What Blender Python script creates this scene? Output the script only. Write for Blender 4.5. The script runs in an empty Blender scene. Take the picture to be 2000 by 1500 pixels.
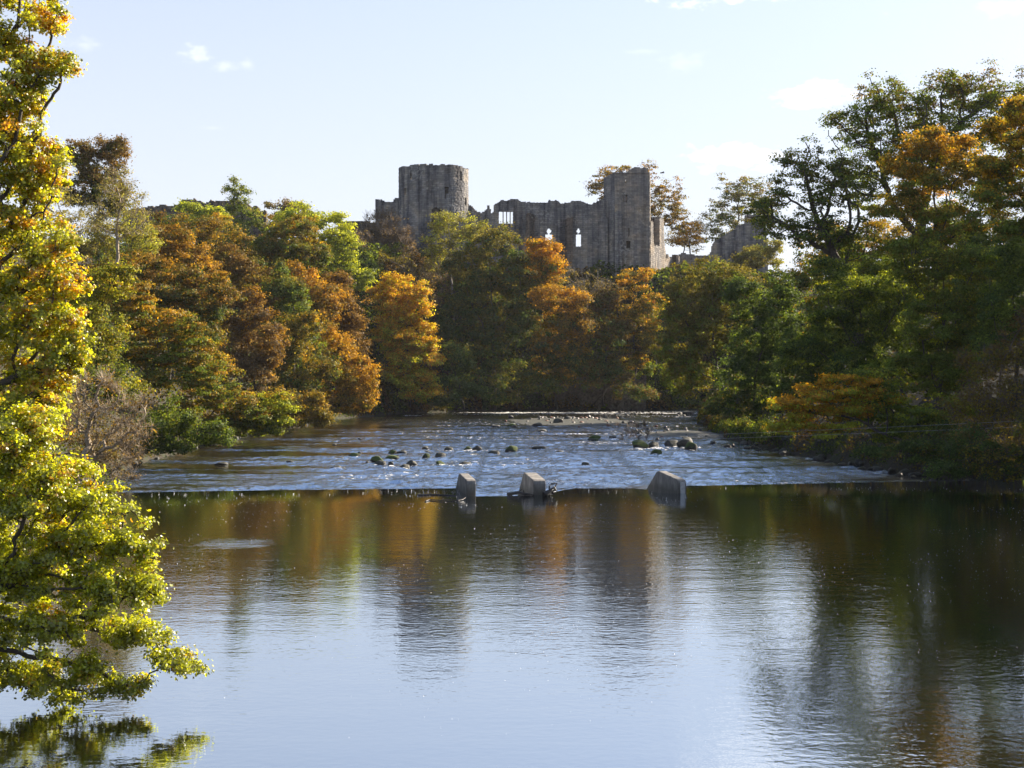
import bpy, math, random
import numpy as np
from mathutils import Vector

# ------------------------------------------------------------------ scene
sc = bpy.context.scene
C = sc.collection
F = 2700.0            # focal length in photo pixels
HZ = 732.0            # horizon row
CH = 6.5              # eye height above the pool
SUN_AZ, SUN_EL = math.radians(52), math.radians(29)

cam_d = bpy.data.cameras.new('camera')
cam = bpy.data.objects.new('camera', cam_d)
C.objects.link(cam)
cam.location = (0, 0, CH)
cam.rotation_euler = (math.radians(90), 0, 0)
cam_d.sensor_width = 36.0
cam_d.lens = 36.0 * F / 2000.0
cam_d.shift_y = (HZ - 750.0) / 2000.0
cam_d.clip_start = 0.1
cam_d.clip_end = 6000
sc.camera = cam

world = bpy.data.worlds.new('World')
sc.world = world
world.use_nodes = True
wn, wl = world.node_tree.nodes, world.node_tree.links
bg = wn['Background']
sky = wn.new('ShaderNodeTexSky')
sky.sky_type = 'NISHITA'
sky.sun_disc = False
sky.sun_elevation = SUN_EL
sky.sun_rotation = SUN_AZ
sky.air_density = 1.0
sky.dust_density = 1.0
sky.ozone_density = 3.2
SKY = 0.073
bg.inputs['Strength'].default_value = SKY

def wdir(px, py):
    v = Vector(((px - 1000) / F, 1.0, (HZ - py) / F))
    return v.normalized()
tc = wn.new('ShaderNodeTexCoord')
nz = wn.new('ShaderNodeTexNoise')
nz.inputs['Scale'].default_value = 42
nz.inputs['Detail'].default_value = 7
nz.inputs['Roughness'].default_value = 0.62
mpn = wn.new('ShaderNodeMapping')
mpn.inputs['Scale'].default_value = (1, 1, 2.2)
wl.new(tc.outputs['Generated'], mpn.inputs['Vector'])
wl.new(mpn.outputs['Vector'], nz.inputs['Vector'])
prev = None
for (px, py, w, h, amp) in [(388, 107, 40, 20, .26), (440, 127, 30, 14, .2), (485, 125, 18, 14, .14), (160, 86, 44, 20, .14),
                            (1450, 306, 95, 34, .8), (1610, 186, 100, 30, .6), (1330, 120, 45, 20, .1),
                            (1440, -25, 170, 36, .8), (1960, 14, 60, 20, .3), (1560, -190, 300, 90, .8), (1000, -260, 260, 60, .3),
                            (2250, -120, 400, 100, .7), (420, 250, 40, 8, .06), (1250, 100, 40, 10, .1)]:
    d = wdir(px, py)
    s = wn.new('ShaderNodeVectorMath'); s.operation = 'SUBTRACT'
    s.inputs[1].default_value = d
    wl.new(tc.outputs['Generated'], s.inputs[0])
    m = wn.new('ShaderNodeVectorMath'); m.operation = 'MULTIPLY'
    m.inputs[1].default_value = (F / w, 6, F / h)
    wl.new(s.outputs[0], m.inputs[0])
    ln = wn.new('ShaderNodeVectorMath'); ln.operation = 'LENGTH'
    wl.new(m.outputs[0], ln.inputs[0])
    ad = wn.new('ShaderNodeMath'); ad.operation = 'MULTIPLY_ADD'      # (noise*2.2) + len-ish
    ad.inputs[1].default_value = -3.4
    wl.new(nz.outputs['Fac'], ad.inputs[0])
    wl.new(ln.outputs['Value'], ad.inputs[2])
    mr = wn.new('ShaderNodeMapRange')
    mr.interpolation_type = 'SMOOTHSTEP'
    mr.inputs['From Min'].default_value = -0.75
    mr.inputs['From Max'].default_value = -1.7
    mr.inputs['To Min'].default_value = 0
    mr.inputs['To Max'].default_value = amp
    wl.new(ad.outputs[0], mr.inputs['Value'])
    if prev is None:
        prev = mr.outputs[0]
    else:
        mx = wn.new('ShaderNodeMath'); mx.operation = 'MAXIMUM'
        wl.new(prev, mx.inputs[0]); wl.new(mr.outputs[0], mx.inputs[1])
        prev = mx.outputs[0]
mixc = wn.new('ShaderNodeMixRGB')
mixc.inputs['Color2'].default_value = (8.5, 8.4, 8.3, 1)
wl.new(prev, mixc.inputs['Fac'])
veil = wn.new('ShaderNodeMixRGB')                      # thin high cloud veil
veil.inputs['Color2'].default_value = (4.45, 4.5, 4.9, 1)
sz_ = wn.new('ShaderNodeSeparateXYZ'); wl.new(tc.outputs['Generated'], sz_.inputs[0])
vf = wn.new('ShaderNodeMapRange'); vf.inputs['From Min'].default_value = 0.05; vf.inputs['From Max'].default_value = 0.58
vf.inputs['To Min'].default_value = 0.88; vf.inputs['To Max'].default_value = 0.1
wl.new(sz_.outputs['Z'], vf.inputs['Value']); wl.new(vf.outputs[0], veil.inputs['Fac'])
wl.new(sky.outputs[0], veil.inputs['Color1'])
wl.new(veil.outputs[0], mixc.inputs['Color1'])
wl.new(mixc.outputs[0], bg.inputs['Color'])

sd = bpy.data.lights.new('sun', 'SUN')
sd.energy = 5.0
sd.angle = math.radians(0.6)
sd.color = (1.0, 0.86, 0.68)
sun = bpy.data.objects.new('sun', sd)
C.objects.link(sun)
sdir = Vector((math.sin(SUN_AZ) * math.cos(SUN_EL), math.cos(SUN_AZ) * math.cos(SUN_EL), math.sin(SUN_EL)))
sun.rotation_euler = sdir.to_track_quat('Z', 'Y').to_euler()
sun.location = (60, 60, 80)

sc.view_settings.view_transform = 'Standard'
sc.view_settings.look = 'None'
sc.view_settings.exposure = 1.5
sc.view_settings.gamma = 1.0
sc.cycles.max_bounces = 8
sc.cycles.diffuse_bounces = 3
sc.cycles.glossy_bounces = 3
sc.cycles.transmission_bounces = 4
sc.cycles.transparent_max_bounces = 4
sc.cycles.caustics_reflective = False
sc.cycles.caustics_refractive = False

# ------------------------------------------------------------------ helpers
def X(px, Y): return (px - 1000.0) / F * Y
def Z(py, Y): return CH - (py - HZ) / F * Y
def onwater(px, py, z=0.0):
    Y = F * (CH - z) / (py - HZ)
    return X(px, Y), Y

def tag(o, label=None, cat=None, group=None, kind=None):
    if label: o['label'] = label
    if cat: o['category'] = cat
    if group: o['group'] = group
    if kind: o['kind'] = kind
    return o

def mesh_np(name, V, Fc, mat, parent=None, face_col=None, pt_vec=None, smooth=False, mat2=None, mat_idx=None):
    """Fc: (m,k) array or list of such arrays."""
    me = bpy.data.meshes.new(name)
    V = np.ascontiguousarray(V, dtype=np.float32)
    if not isinstance(Fc, list): Fc = [Fc]
    Fc = [np.asarray(f, dtype=np.int32) for f in Fc if len(f)]
    me.vertices.add(len(V)); me.vertices.foreach_set('co', V.ravel())
    loops = np.concatenate([f.ravel() for f in Fc]).astype(np.int32)
    tot = np.concatenate([np.full(len(f), f.shape[1], np.int32) for f in Fc])
    st = np.concatenate([[0], np.cumsum(tot)[:-1]]).astype(np.int32)
    me.loops.add(len(loops)); me.loops.foreach_set('vertex_index', loops)
    me.polygons.add(len(tot)); me.polygons.foreach_set('loop_start', st)
    if smooth: me.polygons.foreach_set('use_smooth', np.ones(len(tot), bool))
    me.materials.append(mat)
    if mat2: 
        me.materials.append(mat2)
        if mat_idx is not None: me.polygons.foreach_set('material_index', mat_idx.astype(np.int32))
    me.update(calc_edges=True)
    if not smooth: me.shade_flat()
    if face_col is not None:
        a = me.attributes.new('tint', 'FLOAT_COLOR', 'FACE')
        c = np.ones((len(tot), 4), np.float32); c[:, :3] = face_col
        a.data.foreach_set('color', c.ravel())
    if pt_vec is not None:
        a = me.attributes.new('suv', 'FLOAT_VECTOR', 'POINT')
        a.data.foreach_set('vector', np.ascontiguousarray(pt_vec, np.float32).ravel())
    o = bpy.data.objects.new(name, me)
    C.objects.link(o)
    if parent is not None: o.parent = parent
    return o

def empty(name, loc):
    o = bpy.data.objects.new(name, None)
    o.location = loc; o.empty_display_size = 0.5
    C.objects.link(o)
    return o

_nr = np.random.RandomState(7)
_NT = _nr.rand(256, 256).astype(np.float32)
def vnoise(x, y):
    xi = np.floor(x).astype(int); yi = np.floor(y).astype(int)
    fx = x - xi; fy = y - yi
    fx = fx * fx * (3 - 2 * fx); fy = fy * fy * (3 - 2 * fy)
    g = lambda a, b: _NT[a & 255, b & 255]
    return (g(xi, yi) * (1 - fx) + g(xi + 1, yi) * fx) * (1 - fy) + (g(xi, yi + 1) * (1 - fx) + g(xi + 1, yi + 1) * fx) * fy
def fbm(x, y, o=4):
    s = 0; a = 0.5
    for i in range(o):
        s = s + a * (vnoise(x, y) - 0.5); x = x * 2.03 + 17.1; y = y * 2.03 + 5.3; a *= 0.5
    return s

# ------------------------------------------------------------------ materials
def new_mat(name):
    m = bpy.data.materials.new(name); m.use_nodes = True
    nt = m.node_tree
    for n in list(nt.nodes): nt.nodes.remove(n)
    out = nt.nodes.new('ShaderNodeOutputMaterial')
    return m, nt, nt.nodes, nt.links, out

def ramp(n, stops):
    r = n.new('ShaderNodeValToRGB')
    e = r.color_ramp.elements
    while len(e) < len(stops): e.new(0.5)
    for k, (p, c) in enumerate(stops):
        e[k].position = p; e[k].color = (*c, 1)
    return r
def noise(n, l, vec, scale, detail=4, rough=0.55, mapping=None):
    if mapping is not None:
        mp = n.new('ShaderNodeMapping'); mp.inputs['Scale'].default_value = mapping
        l.new(vec, mp.inputs['Vector']); vec = mp.outputs[0]
    t = n.new('ShaderNodeTexNoise')
    t.inputs['Scale'].default_value = scale; t.inputs['Detail'].default_value = detail
    t.inputs['Roughness'].default_value = rough
    l.new(vec, t.inputs['Vector'])
    return t

def leaf_material(name, trans=0.5, gloss=0.05, rough=0.4, warm=(1.25, 1.15, 0.55)):
    m, nt, n, l, out = new_mat(name)
    at = n.new('ShaderNodeAttribute'); at.attribute_name = 'tint'
    df = n.new('ShaderNodeBsdfDiffuse')
    tr = n.new('ShaderNodeBsdfTranslucent')
    gl = n.new('ShaderNodeBsdfGlossy'); gl.inputs['Roughness'].default_value = rough
    mul = n.new('ShaderNodeMixRGB'); mul.blend_type = 'MULTIPLY'; mul.inputs['Fac'].default_value = 1
    mul.inputs['Color2'].default_value = (*warm, 1)
    l.new(at.outputs['Color'], df.inputs['Color'])
    l.new(at.outputs['Color'], mul.inputs['Color1']); l.new(mul.outputs[0], tr.inputs['Color'])
    a = n.new('ShaderNodeMixShader'); a.inputs['Fac'].default_value = trans
    l.new(df.outputs[0], a.inputs[1]); l.new(tr.outputs[0], a.inputs[2])
    b = n.new('ShaderNodeMixShader'); b.inputs['Fac'].default_value = gloss
    l.new(a.outputs[0], b.inputs[1]); l.new(gl.outputs[0], b.inputs[2])
    l.new(b.outputs[0], out.inputs['Surface'])
    return m
M_LEAF = leaf_material('leaves', 0.5, 0.015, 0.5)
M_NEAR = leaf_material('near_leaves', 0.68, 0.06, 0.35, (1.5, 1.4, 0.5))

def bark_material(name, c1, c2):
    m, nt, n, l, out = new_mat(name)
    p = n.new('ShaderNodeBsdfPrincipled'); p.inputs['Roughness'].default_value = 0.9
    tc = n.new('ShaderNodeTexCoord')
    t = noise(n, l, tc.outputs['Object'], 1.6, 5, 0.6, (1, 1, 0.35))
    r = ramp(n, [(0.3, c1), (0.7, c2)])
    l.new(t.outputs['Fac'], r.inputs['Fac']); l.new(r.outputs[0], p.inputs['Base Color'])
    l.new(p.outputs[0], out.inputs['Surface'])
    return m
M_BARK = bark_material('bark', (0.035, 0.03, 0.025), (0.09, 0.075, 0.06))
M_PALEBARK = bark_material('pale_bark', (0.2, 0.16, 0.11), (0.45, 0.37, 0.27))
M_GREYBARK = bark_material('grey_bark', (0.12, 0.11, 0.10), (0.26, 0.24, 0.21))
M_TWIG = bark_material('twig_bark', (0.10, 0.075, 0.055), (0.2, 0.15, 0.11))

def stone_material(name, dark, mid, warm, bw=1.15, bh=0.46, streak=0.9, lich=0.35):
    m, nt, n, l, out = new_mat(name)
    p = n.new('ShaderNodeBsdfPrincipled'); p.inputs['Roughness'].default_value = 0.92
    at = n.new('ShaderNodeAttribute'); at.attribute_name = 'suv'
    v = at.outputs['Vector']
    br = n.new('ShaderNodeTexBrick')
    br.inputs['Scale'].default_value = 1.0
    br.inputs['Brick Width'].default_value = bw; br.inputs['Row Height'].default_value = bh
    br.inputs['Mortar Size'].default_value = 0.035; br.inputs['Mortar Smooth'].default_value = 0.3
    br.inputs['Color1'].default_value = (0.6, 0.6, 0.6, 1); br.inputs['Color2'].default_value = (1.35, 1.33, 1.3, 1)
    br.inputs['Mortar'].default_value = (0.45, 0.45, 0.45, 1)
    l.new(v, br.inputs['Vector'])
    big = noise(n, l, v, 0.22, 5, 0.6)
    r = ramp(n, [(0.28, dark), (0.48, mid), (0.68, warm)])
    l.new(big.outputs['Fac'], r.inputs['Fac'])
    mu = n.new('ShaderNodeMixRGB'); mu.blend_type = 'MULTIPLY'; mu.inputs['Fac'].default_value = 0.75
    l.new(r.outputs[0], mu.inputs['Color1']); l.new(br.outputs['Color'], mu.inputs['Color2'])
    st = noise(n, l, v, 1.0, 4, 0.62, (0.62, 0.045, 1))
    sr = ramp(n, [(0.40, (0.28, 0.28, 0.33)), (0.50, (0.85, 0.85, 0.88)), (0.62, (1.45, 1.38, 1.25))])
    l.new(st.outputs['Fac'], sr.inputs['Fac'])
    mu2 = n.new('ShaderNodeMixRGB'); mu2.blend_type = 'MULTIPLY'; mu2.inputs['Fac'].default_value = streak
    l.new(mu.outputs[0], mu2.inputs['Color1']); l.new(sr.outputs[0], mu2.inputs['Color2'])
    li = noise(n, l, v, 1.7, 3, 0.6)
    li2 = noise(n, l, v, 0.13, 2, 0.5)
    am = n.new('ShaderNodeMath'); am.operation = 'MULTIPLY'
    l.new(li.outputs['Fac'], am.inputs[0]); l.new(li2.outputs['Fac'], am.inputs[1])
    lr = ramp(n, [(0.335, (0, 0, 0)), (0.40, (1, 1, 1))])
    l.new(am.outputs[0], lr.inputs['Fac'])
    lm = n.new('ShaderNodeMath'); lm.operation = 'MULTIPLY'; lm.inputs[1].default_value = lich
    l.new(lr.outputs[0], lm.inputs[0])
    mu3 = n.new('ShaderNodeMixRGB'); mu3.inputs['Color2'].default_value = (0.55, 0.55, 0.5, 1)
    l.new(lm.outputs[0], mu3.inputs['Fac']); l.new(mu2.outputs[0], mu3.inputs['Color1'])
    l.new(mu3.outputs[0], p.inputs['Base Color'])
    fine = noise(n, l, v, 3.0, 5, 0.7)
    ab = n.new('ShaderNodeMixRGB'); ab.inputs['Fac'].default_value = 0.5
    l.new(br.outputs['Color'], ab.inputs['Color1']); l.new(fine.outputs['Fac'], ab.inputs['Color2'])
    bp = n.new('ShaderNodeBump'); bp.inputs['Strength'].default_value = 0.9; bp.inputs['Distance'].default_value = 0.12
    l.new(ab.outputs[0], bp.inputs['Height']); l.new(bp.outputs[0], p.inputs['Normal'])
    l.new(p.outputs[0], out.inputs['Surface'])
    return m
M_STONE = stone_material('castle_stone', (0.11, 0.115, 0.13), (0.19, 0.19, 0.195), (0.29, 0.26, 0.22))
M_STONE2 = stone_material('ashlar_stone', (0.15, 0.145, 0.15), (0.225, 0.21, 0.195), (0.34, 0.275, 0.2), 1.1, 0.45, 0.5)
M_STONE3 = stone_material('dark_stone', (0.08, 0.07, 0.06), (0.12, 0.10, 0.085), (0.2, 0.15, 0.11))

def ground_material():
    m, nt, n, l, out = new_mat('woodland_floor')
    p = n.new('ShaderNodeBsdfPrincipled'); p.inputs['Roughness'].default_value = 1
    tc = n.new('ShaderNodeTexCoord')
    a = noise(n, l, tc.outputs['Object'], 0.35, 8, 0.7)
    r = ramp(n, [(0.3, (0.022, 0.018, 0.012)), (0.5, (0.035, 0.028, 0.016)), (0.62, (0.03, 0.04, 0.012)), (0.75, (0.07, 0.05, 0.02))])
    l.new(a.outputs['Fac'], r.inputs['Fac']); l.new(r.outputs[0], p.inputs['Base Color'])
    bp = n.new('ShaderNodeBump'); bp.inputs['Strength'].default_value = 1; bp.inputs['Distance'].default_value = 0.5
    l.new(a.outputs['Fac'], bp.inputs['Height']); l.new(bp.outputs[0], p.inputs['Normal'])
    l.new(p.outputs[0], out.inputs['Surface'])
    return m
M_GROUND = ground_material()

def rock_material(name, moss, wet=0.35, base=((0.03, 0.028, 0.025), (0.1, 0.09, 0.08))):
    m, nt, n, l, out = new_mat(name)
    p = n.new('ShaderNodeBsdfPrincipled'); p.inputs['Roughness'].default_value = wet
    tc = n.new('ShaderNodeTexCoord')
    a = noise(n, l, tc.outputs['Object'], 2.5, 6, 0.65)
    r = ramp(n, [(0.3, base[0]), (0.7, base[1])])
    l.new(a.outputs['Fac'], r.inputs['Fac'])
    g = n.new('ShaderNodeNewGeometry'); sx = n.new('ShaderNodeSeparateXYZ')
    l.new(g.outputs['Normal'], sx.inputs[0])
    ma = n.new('ShaderNodeMath'); ma.operation = 'MULTIPLY_ADD'; ma.inputs[1].default_value = 0.9
    l.new(a.outputs['Fac'], ma.inputs[0]); l.new(sx.outputs['Z'], ma.inputs[2])
    mr = n.new('ShaderNodeMapRange'); mr.inputs['From Min'].default_value = 0.75; mr.inputs['From Max'].default_value = 1.05
    mr.inputs['To Max'].default_value = moss
    l.new(ma.outputs[0], mr.inputs['Value'])
    mx = n.new('ShaderNodeMixRGB'); mx.inputs['Color2'].default_value = (0.06, 0.085, 0.015, 1)
    l.new(mr.outputs[0], mx.inputs['Fac']); l.new(r.outputs[0], mx.inputs['Color1'])
    l.new(mx.outputs[0], p.inputs['Base Color'])
    bp = n.new('ShaderNodeBump'); bp.inputs['Strength'].default_value = 0.8; bp.inputs['Distance'].default_value = 0.1
    l.new(a.outputs['Fac'], bp.inputs['Height']); l.new(bp.outputs[0], p.inputs['Normal'])
    l.new(p.outputs[0], out.inputs['Surface'])
    return m
M_ROCK = rock_material('wet_rock', 0.15, 0.65, ((0.018, 0.017, 0.016), (0.06, 0.055, 0.05)))
M_MOSS = rock_material('mossy_rock', 1.0, 0.9, ((0.018, 0.017, 0.016), (0.06, 0.055, 0.05)))
M_PALEROCK = rock_material('pale_cobble', 0.0, 0.45, ((0.05, 0.045, 0.04), (0.16, 0.14, 0.12)))
M_REDROCK = rock_material('red_cobble', 0.0, 0.5, ((0.1, 0.05, 0.03), (0.3, 0.13, 0.06)))
M_CLIFF = rock_material('cliff_rock', 0.5, 0.9, ((0.05, 0.045, 0.04), (0.17, 0.14, 0.11)))

def concrete_material():
    m, nt, n, l, out = new_mat('weathered_concrete')
    p = n.new('ShaderNodeBsdfPrincipled'); p.inputs['Roughness'].default_value = 0.85
    tc = n.new('ShaderNodeTexCoord')
    a = noise(n, l, tc.outputs['Object'], 2.2, 7, 0.65, (1, 1, 0.45))
    r = ramp(n, [(0.3, (0.07, 0.068, 0.062)), (0.5, (0.18, 0.17, 0.155)), (0.72, (0.33, 0.31, 0.28))])
    l.new(a.outputs['Fac'], r.inputs['Fac'])
    sx = n.new('ShaderNodeSeparateXYZ'); l.new(tc.outputs['Object'], sx.inputs[0])
    mr = n.new('ShaderNodeMapRange'); mr.inputs['From Min'].default_value = 0.05; mr.inputs['From Max'].default_value = 0.45
    mr.inputs['To Min'].default_value = 0.75; mr.inputs['To Max'].default_value = 0
    l.new(sx.outputs['Z'], mr.inputs['Value'])
    mx = n.new('ShaderNodeMixRGB'); mx.inputs['Color2'].default_value = (0.06, 0.055, 0.04, 1)   # algae tide line
    l.new(mr.outputs[0], mx.inputs['Fac']); l.new(r.outputs[0], mx.inputs['Color1'])
    l.new(mx.outputs[0], p.inputs['Base Color'])
    bp = n.new('ShaderNodeBump'); bp.inputs['Strength'].default_value = 0.4; bp.inputs['Distance'].default_value = 0.03
    l.new(a.outputs['Fac'], bp.inputs['Height']); l.new(bp.outputs[0], p.inputs['Normal'])
    l.new(p.outputs[0], out.inputs['Surface'])
    return m
M_CONC = concrete_material()

def simple(name, col, rough=0.6, metal=0.0):
    m, nt, n, l, out = new_mat(name)
    p = n.new('ShaderNodeBsdfPrincipled')
    tc = n.new('ShaderNodeTexCoord')
    a = noise(n, l, tc.outputs['Object'], 6, 4)
    r = ramp(n, [(0.25, tuple(c * 0.65 for c in col)), (0.75, tuple(min(1, c * 1.3) for c in col))])
    l.new(a.outputs['Fac'], r.inputs['Fac']); l.new(r.outputs[0], p.inputs['Base Color'])
    p.inputs['Roughness'].default_value = rough; p.inputs['Metallic'].default_value = metal
    l.new(p.outputs[0], out.inputs['Surface'])
    return m
M_WOOD = simple('wet_driftwood', (0.03, 0.024, 0.02), 0.5)
M_METAL = simple('galvanised_steel', (0.35, 0.36, 0.37), 0.45, 0.8)
M_SPECK = simple('foam_fleck', (0.75, 0.75, 0.72), 0.8)
M_FEATHER = simple('black_feather', (0.02, 0.02, 0.022), 0.7)

def pool_material():
    m, nt, n, l, out = new_mat('pool_water')
    p = n.new('ShaderNodeBsdfPrincipled')
    p.inputs['Base Color'].default_value = (0.006, 0.005, 0.003, 1)
    p.inputs['Roughness'].default_value = 0.03
    p.inputs['IOR'].default_value = 1.7; p.inputs['Specular Tint'].default_value = (0.86, 0.93, 1.0, 1)
    tc = n.new('ShaderNodeTexCoord')
    v = tc.outputs['Object']
    a = noise(n, l, v, 4.2, 3, 0.5, (0.9, 1.2, 1))
    b = noise(n, l, v, 0.55, 2, 0.5, (0.6, 1.4, 1))
    c = noise(n, l, v, 0.045, 3, 0.6, (1, 0.5, 1))      # where the breeze touches
    cr = n.new('ShaderNodeMapRange'); cr.inputs['From Min'].default_value = 0.38; cr.inputs['From Max'].default_value = 0.66
    cr.inputs['To Min'].default_value = 0.35; cr.inputs['To Max'].default_value = 1.15
    l.new(c.outputs['Fac'], cr.inputs['Value'])
    h = n.new('ShaderNodeMath'); h.operation = 'MULTIPLY_ADD'; h.inputs[1].default_value = 1.6
    l.new(b.outputs['Fac'], h.inputs[0]); l.new(a.outputs['Fac'], h.inputs[2])
    bp = n.new('ShaderNodeBump'); bp.inputs['Distance'].default_value = 0.0085
    dsn = n.new('ShaderNodeVectorMath'); dsn.operation = 'SUBTRACT'; dsn.inputs[1].default_value = (X(462, 53.5), 53.5, 0)
    l.new(v, dsn.inputs[0])
    dm = n.new('ShaderNodeVectorMath'); dm.operation = 'MULTIPLY'; dm.inputs[1].default_value = (.9, .75, 1); l.new(dsn.outputs[0], dm.inputs[0])
    dl_ = n.new('ShaderNodeVectorMath'); dl_.operation = 'LENGTH'; l.new(dm.outputs[0], dl_.inputs[0])
    de = n.new('ShaderNodeMapRange'); de.inputs['From Min'].default_value = 1.5; de.inputs['From Max'].default_value = 0.0
    de.inputs['To Min'].default_value = 1; de.inputs['To Max'].default_value = 4.5
    l.new(dl_.outputs['Value'], de.inputs['Value'])          # a boil over a hidden stone
    hb = n.new('ShaderNodeMath'); hb.operation = 'MULTIPLY'; l.new(h.outputs[0], hb.inputs[0]); l.new(de.outputs[0], hb.inputs[1]); h = hb
    l.new(cr.outputs[0], bp.inputs['Strength'])
    l.new(h.outputs[0], bp.inputs['Height']); l.new(bp.outputs[0], p.inputs['Normal'])
    g = n.new('ShaderNodeBsdfGlossy'); g.inputs['Roughness'].default_value = 0.03; g.inputs['Color'].default_value = (0.86, 0.93, 1, 1)
    l.new(bp.outputs[0], g.inputs['Normal'])
    mx = n.new('ShaderNodeMixShader'); mx.inputs['Fac'].default_value = 0.56
    l.new(p.outputs[0], mx.inputs[1]); l.new(g.outputs[0], mx.inputs[2])
    l.new(mx.outputs[0], out.inputs['Surface'])
    return m
M_POOL = pool_material()

def riffle_material():
    m, nt, n, l, out = new_mat('riffle_water')
    p = n.new('ShaderNodeBsdfPrincipled')
    p.inputs['Base Color'].default_value = (0.02, 0.016, 0.009, 1)
    p.inputs['Roughness'].default_value = 0.08
    p.inputs['IOR'].default_value = 1.7; p.inputs['Specular Tint'].default_value = (0.86, 0.93, 1.0, 1)
    tc = n.new('ShaderNodeTexCoord'); v = tc.outputs['Object']
    a = noise(n, l, v, 1.0, 5, 0.62, (1.3, 0.75, 1))
    bp = n.new('ShaderNodeBump'); bp.inputs['Distance'].default_value = 0.34; bp.inputs['Strength'].default_value = 1.0
    l.new(a.outputs['Fac'], bp.inputs['Height']); l.new(bp.outputs[0], p.inputs['Normal'])
    at = n.new('ShaderNodeAttribute'); at.attribute_name = 'suv'
    sx = n.new('ShaderNodeSeparateXYZ'); l.new(at.outputs['Vector'], sx.inputs[0])   # x = foaminess, y = calmness
    cs = n.new('ShaderNodeMapRange'); cs.inputs['To Min'].default_value = 1.0; cs.inputs['To Max'].default_value = 0.12
    l.new(sx.outputs['Y'], cs.inputs['Value']); l.new(cs.outputs[0], bp.inputs['Strength'])
    f = noise(n, l, v, 1.0, 5, 0.75, (1.9, 0.9, 1))
    ad = n.new('ShaderNodeMath'); ad.operation = 'ADD'
    l.new(f.outputs['Fac'], ad.inputs[0]); l.new(sx.outputs['X'], ad.inputs[1])
    mr = n.new('ShaderNodeMapRange'); mr.inputs['From Min'].default_value = 0.69; mr.inputs['From Max'].default_value = 0.80
    l.new(ad.outputs[0], mr.inputs['Value'])
    foam = n.new('ShaderNodeBsdfDiffuse'); foam.inputs['Color'].default_value = (0.72, 0.72, 0.70, 1)
    l.new(bp.outputs[0], foam.inputs['Normal'])
    g = n.new('ShaderNodeBsdfGlossy'); g.inputs['Roughness'].default_value = 0.1; g.inputs['Color'].default_value = (0.66, 0.81, 1, 1)
    l.new(bp.outputs[0], g.inputs['Normal'])
    m0 = n.new('ShaderNodeMixShader'); cf = n.new('ShaderNodeMapRange'); cf.inputs['To Min'].default_value = 0.62; cf.inputs['To Max'].default_value = 0.08
    l.new(sx.outputs['Y'], cf.inputs['Value']); l.new(cf.outputs[0], m0.inputs['Fac'])
    l.new(p.outputs[0], m0.inputs[1]); l.new(g.outputs[0], m0.inputs[2])
    mx = n.new('ShaderNodeMixShader')
    l.new(mr.outputs[0], mx.inputs['Fac']); l.new(m0.outputs[0], mx.inputs[1]); l.new(foam.outputs[0], mx.inputs[2])
    l.new(mx.outputs[0], out.inputs['Surface'])
    return m
M_RIFFLE = riffle_material()

# ------------------------------------------------------------------ river plan
XL = ([-60, 0, 27, 50, 76, 100, 120, 170, 230, 253, 270, 400], [-12, -11.5, -12.8, -17, -22, -29, -32, -33, -30.5, -25, -20, -20])
XR = ([-60, 0, 60, 82, 100, 106, 141, 171, 206, 285, 400], [28, 29, 31, 33, 31.5, 29.5, 25.5, 25.5, 28, 39, 45])
YF = ([-60, -25, -10, 10, 40, 90], [255, 262, 279, 284, 288, 296])
def river_d(x, y):
    dl = (np.interp(y, *XL) - x); dr = (x - np.interp(y, *XR)); df = (y - np.interp(x, *YF))
    return dl, dr, df
LOW = -1.0
def ground(x, y):
    x = np.asarray(x, float); y = np.asarray(y, float)
    dl, dr, df = river_d(x, y)
    d = np.maximum(np.maximum(dl, dr), df)
    d = d + 2.0 * fbm(x / 9.0, y / 9.0, 3)
    farw = np.clip((df - np.maximum(dl, dr) * 0.6) / 12 + 0.5, 0, 1)
    slope = 0.52 * (1 - farw) + 1.15 * farw
    slope = slope * np.clip(0.35 + y / 160.0, 0.45, 1.0)
    cap = 29.5 + 2.5 * np.clip((-x - 10) / 40, 0, 1) - 3 * np.clip((x - 40) / 30, 0, 1)
    dd = np.maximum(d, 0)
    h2 = LOW + 1.3 * (1 - np.exp(-dd / 1.2)) + slope * dd
    h = -np.logaddexp(-h2 / 2.5, -cap / 2.5) * 2.5
    h = h + np.clip(dd / 8, 0, 1) * 3.0 * fbm(x / 22.0, y / 22.0, 4)
    hb = LOW - 0.25 - np.minimum(1.6, np.maximum(-d, 0) * 0.35)
    return np.where(d > 0, h, hb)

def grid_mesh(name, xs, ys, zf, mat, smooth=True, vec=None):
    gx, gy = np.meshgrid(xs, ys)
    z = zf(gx, gy)
    V = np.stack([gx, gy, z], -1).reshape(-1, 3)
    nx, ny = len(xs), len(ys)
    i = (np.arange(ny - 1)[:, None] * nx + np.arange(nx - 1)[None]).ravel()
    Fc = np.stack([i, i + 1, i + 1 + nx, i + nx], 1)
    return mesh_np(name, V, Fc, mat, smooth=smooth, pt_vec=None if vec is None else vec(gx, gy).reshape(-1, 3))

xs = np.concatenate([[-700, -500, -350, -240], np.arange(-180, -50, 2.0), np.arange(-50, 55, 0.6), np.arange(56, 180.1, 2.0), [240, 350, 500, 700]])
ys = np.concatenate([[-150, -90, -60], np.arange(-30, 420.1, 1.5), [480, 600, 750, 900]])
tag(grid_mesh('ground', xs, ys, ground, M_GROUND), kind='structure')

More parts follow.
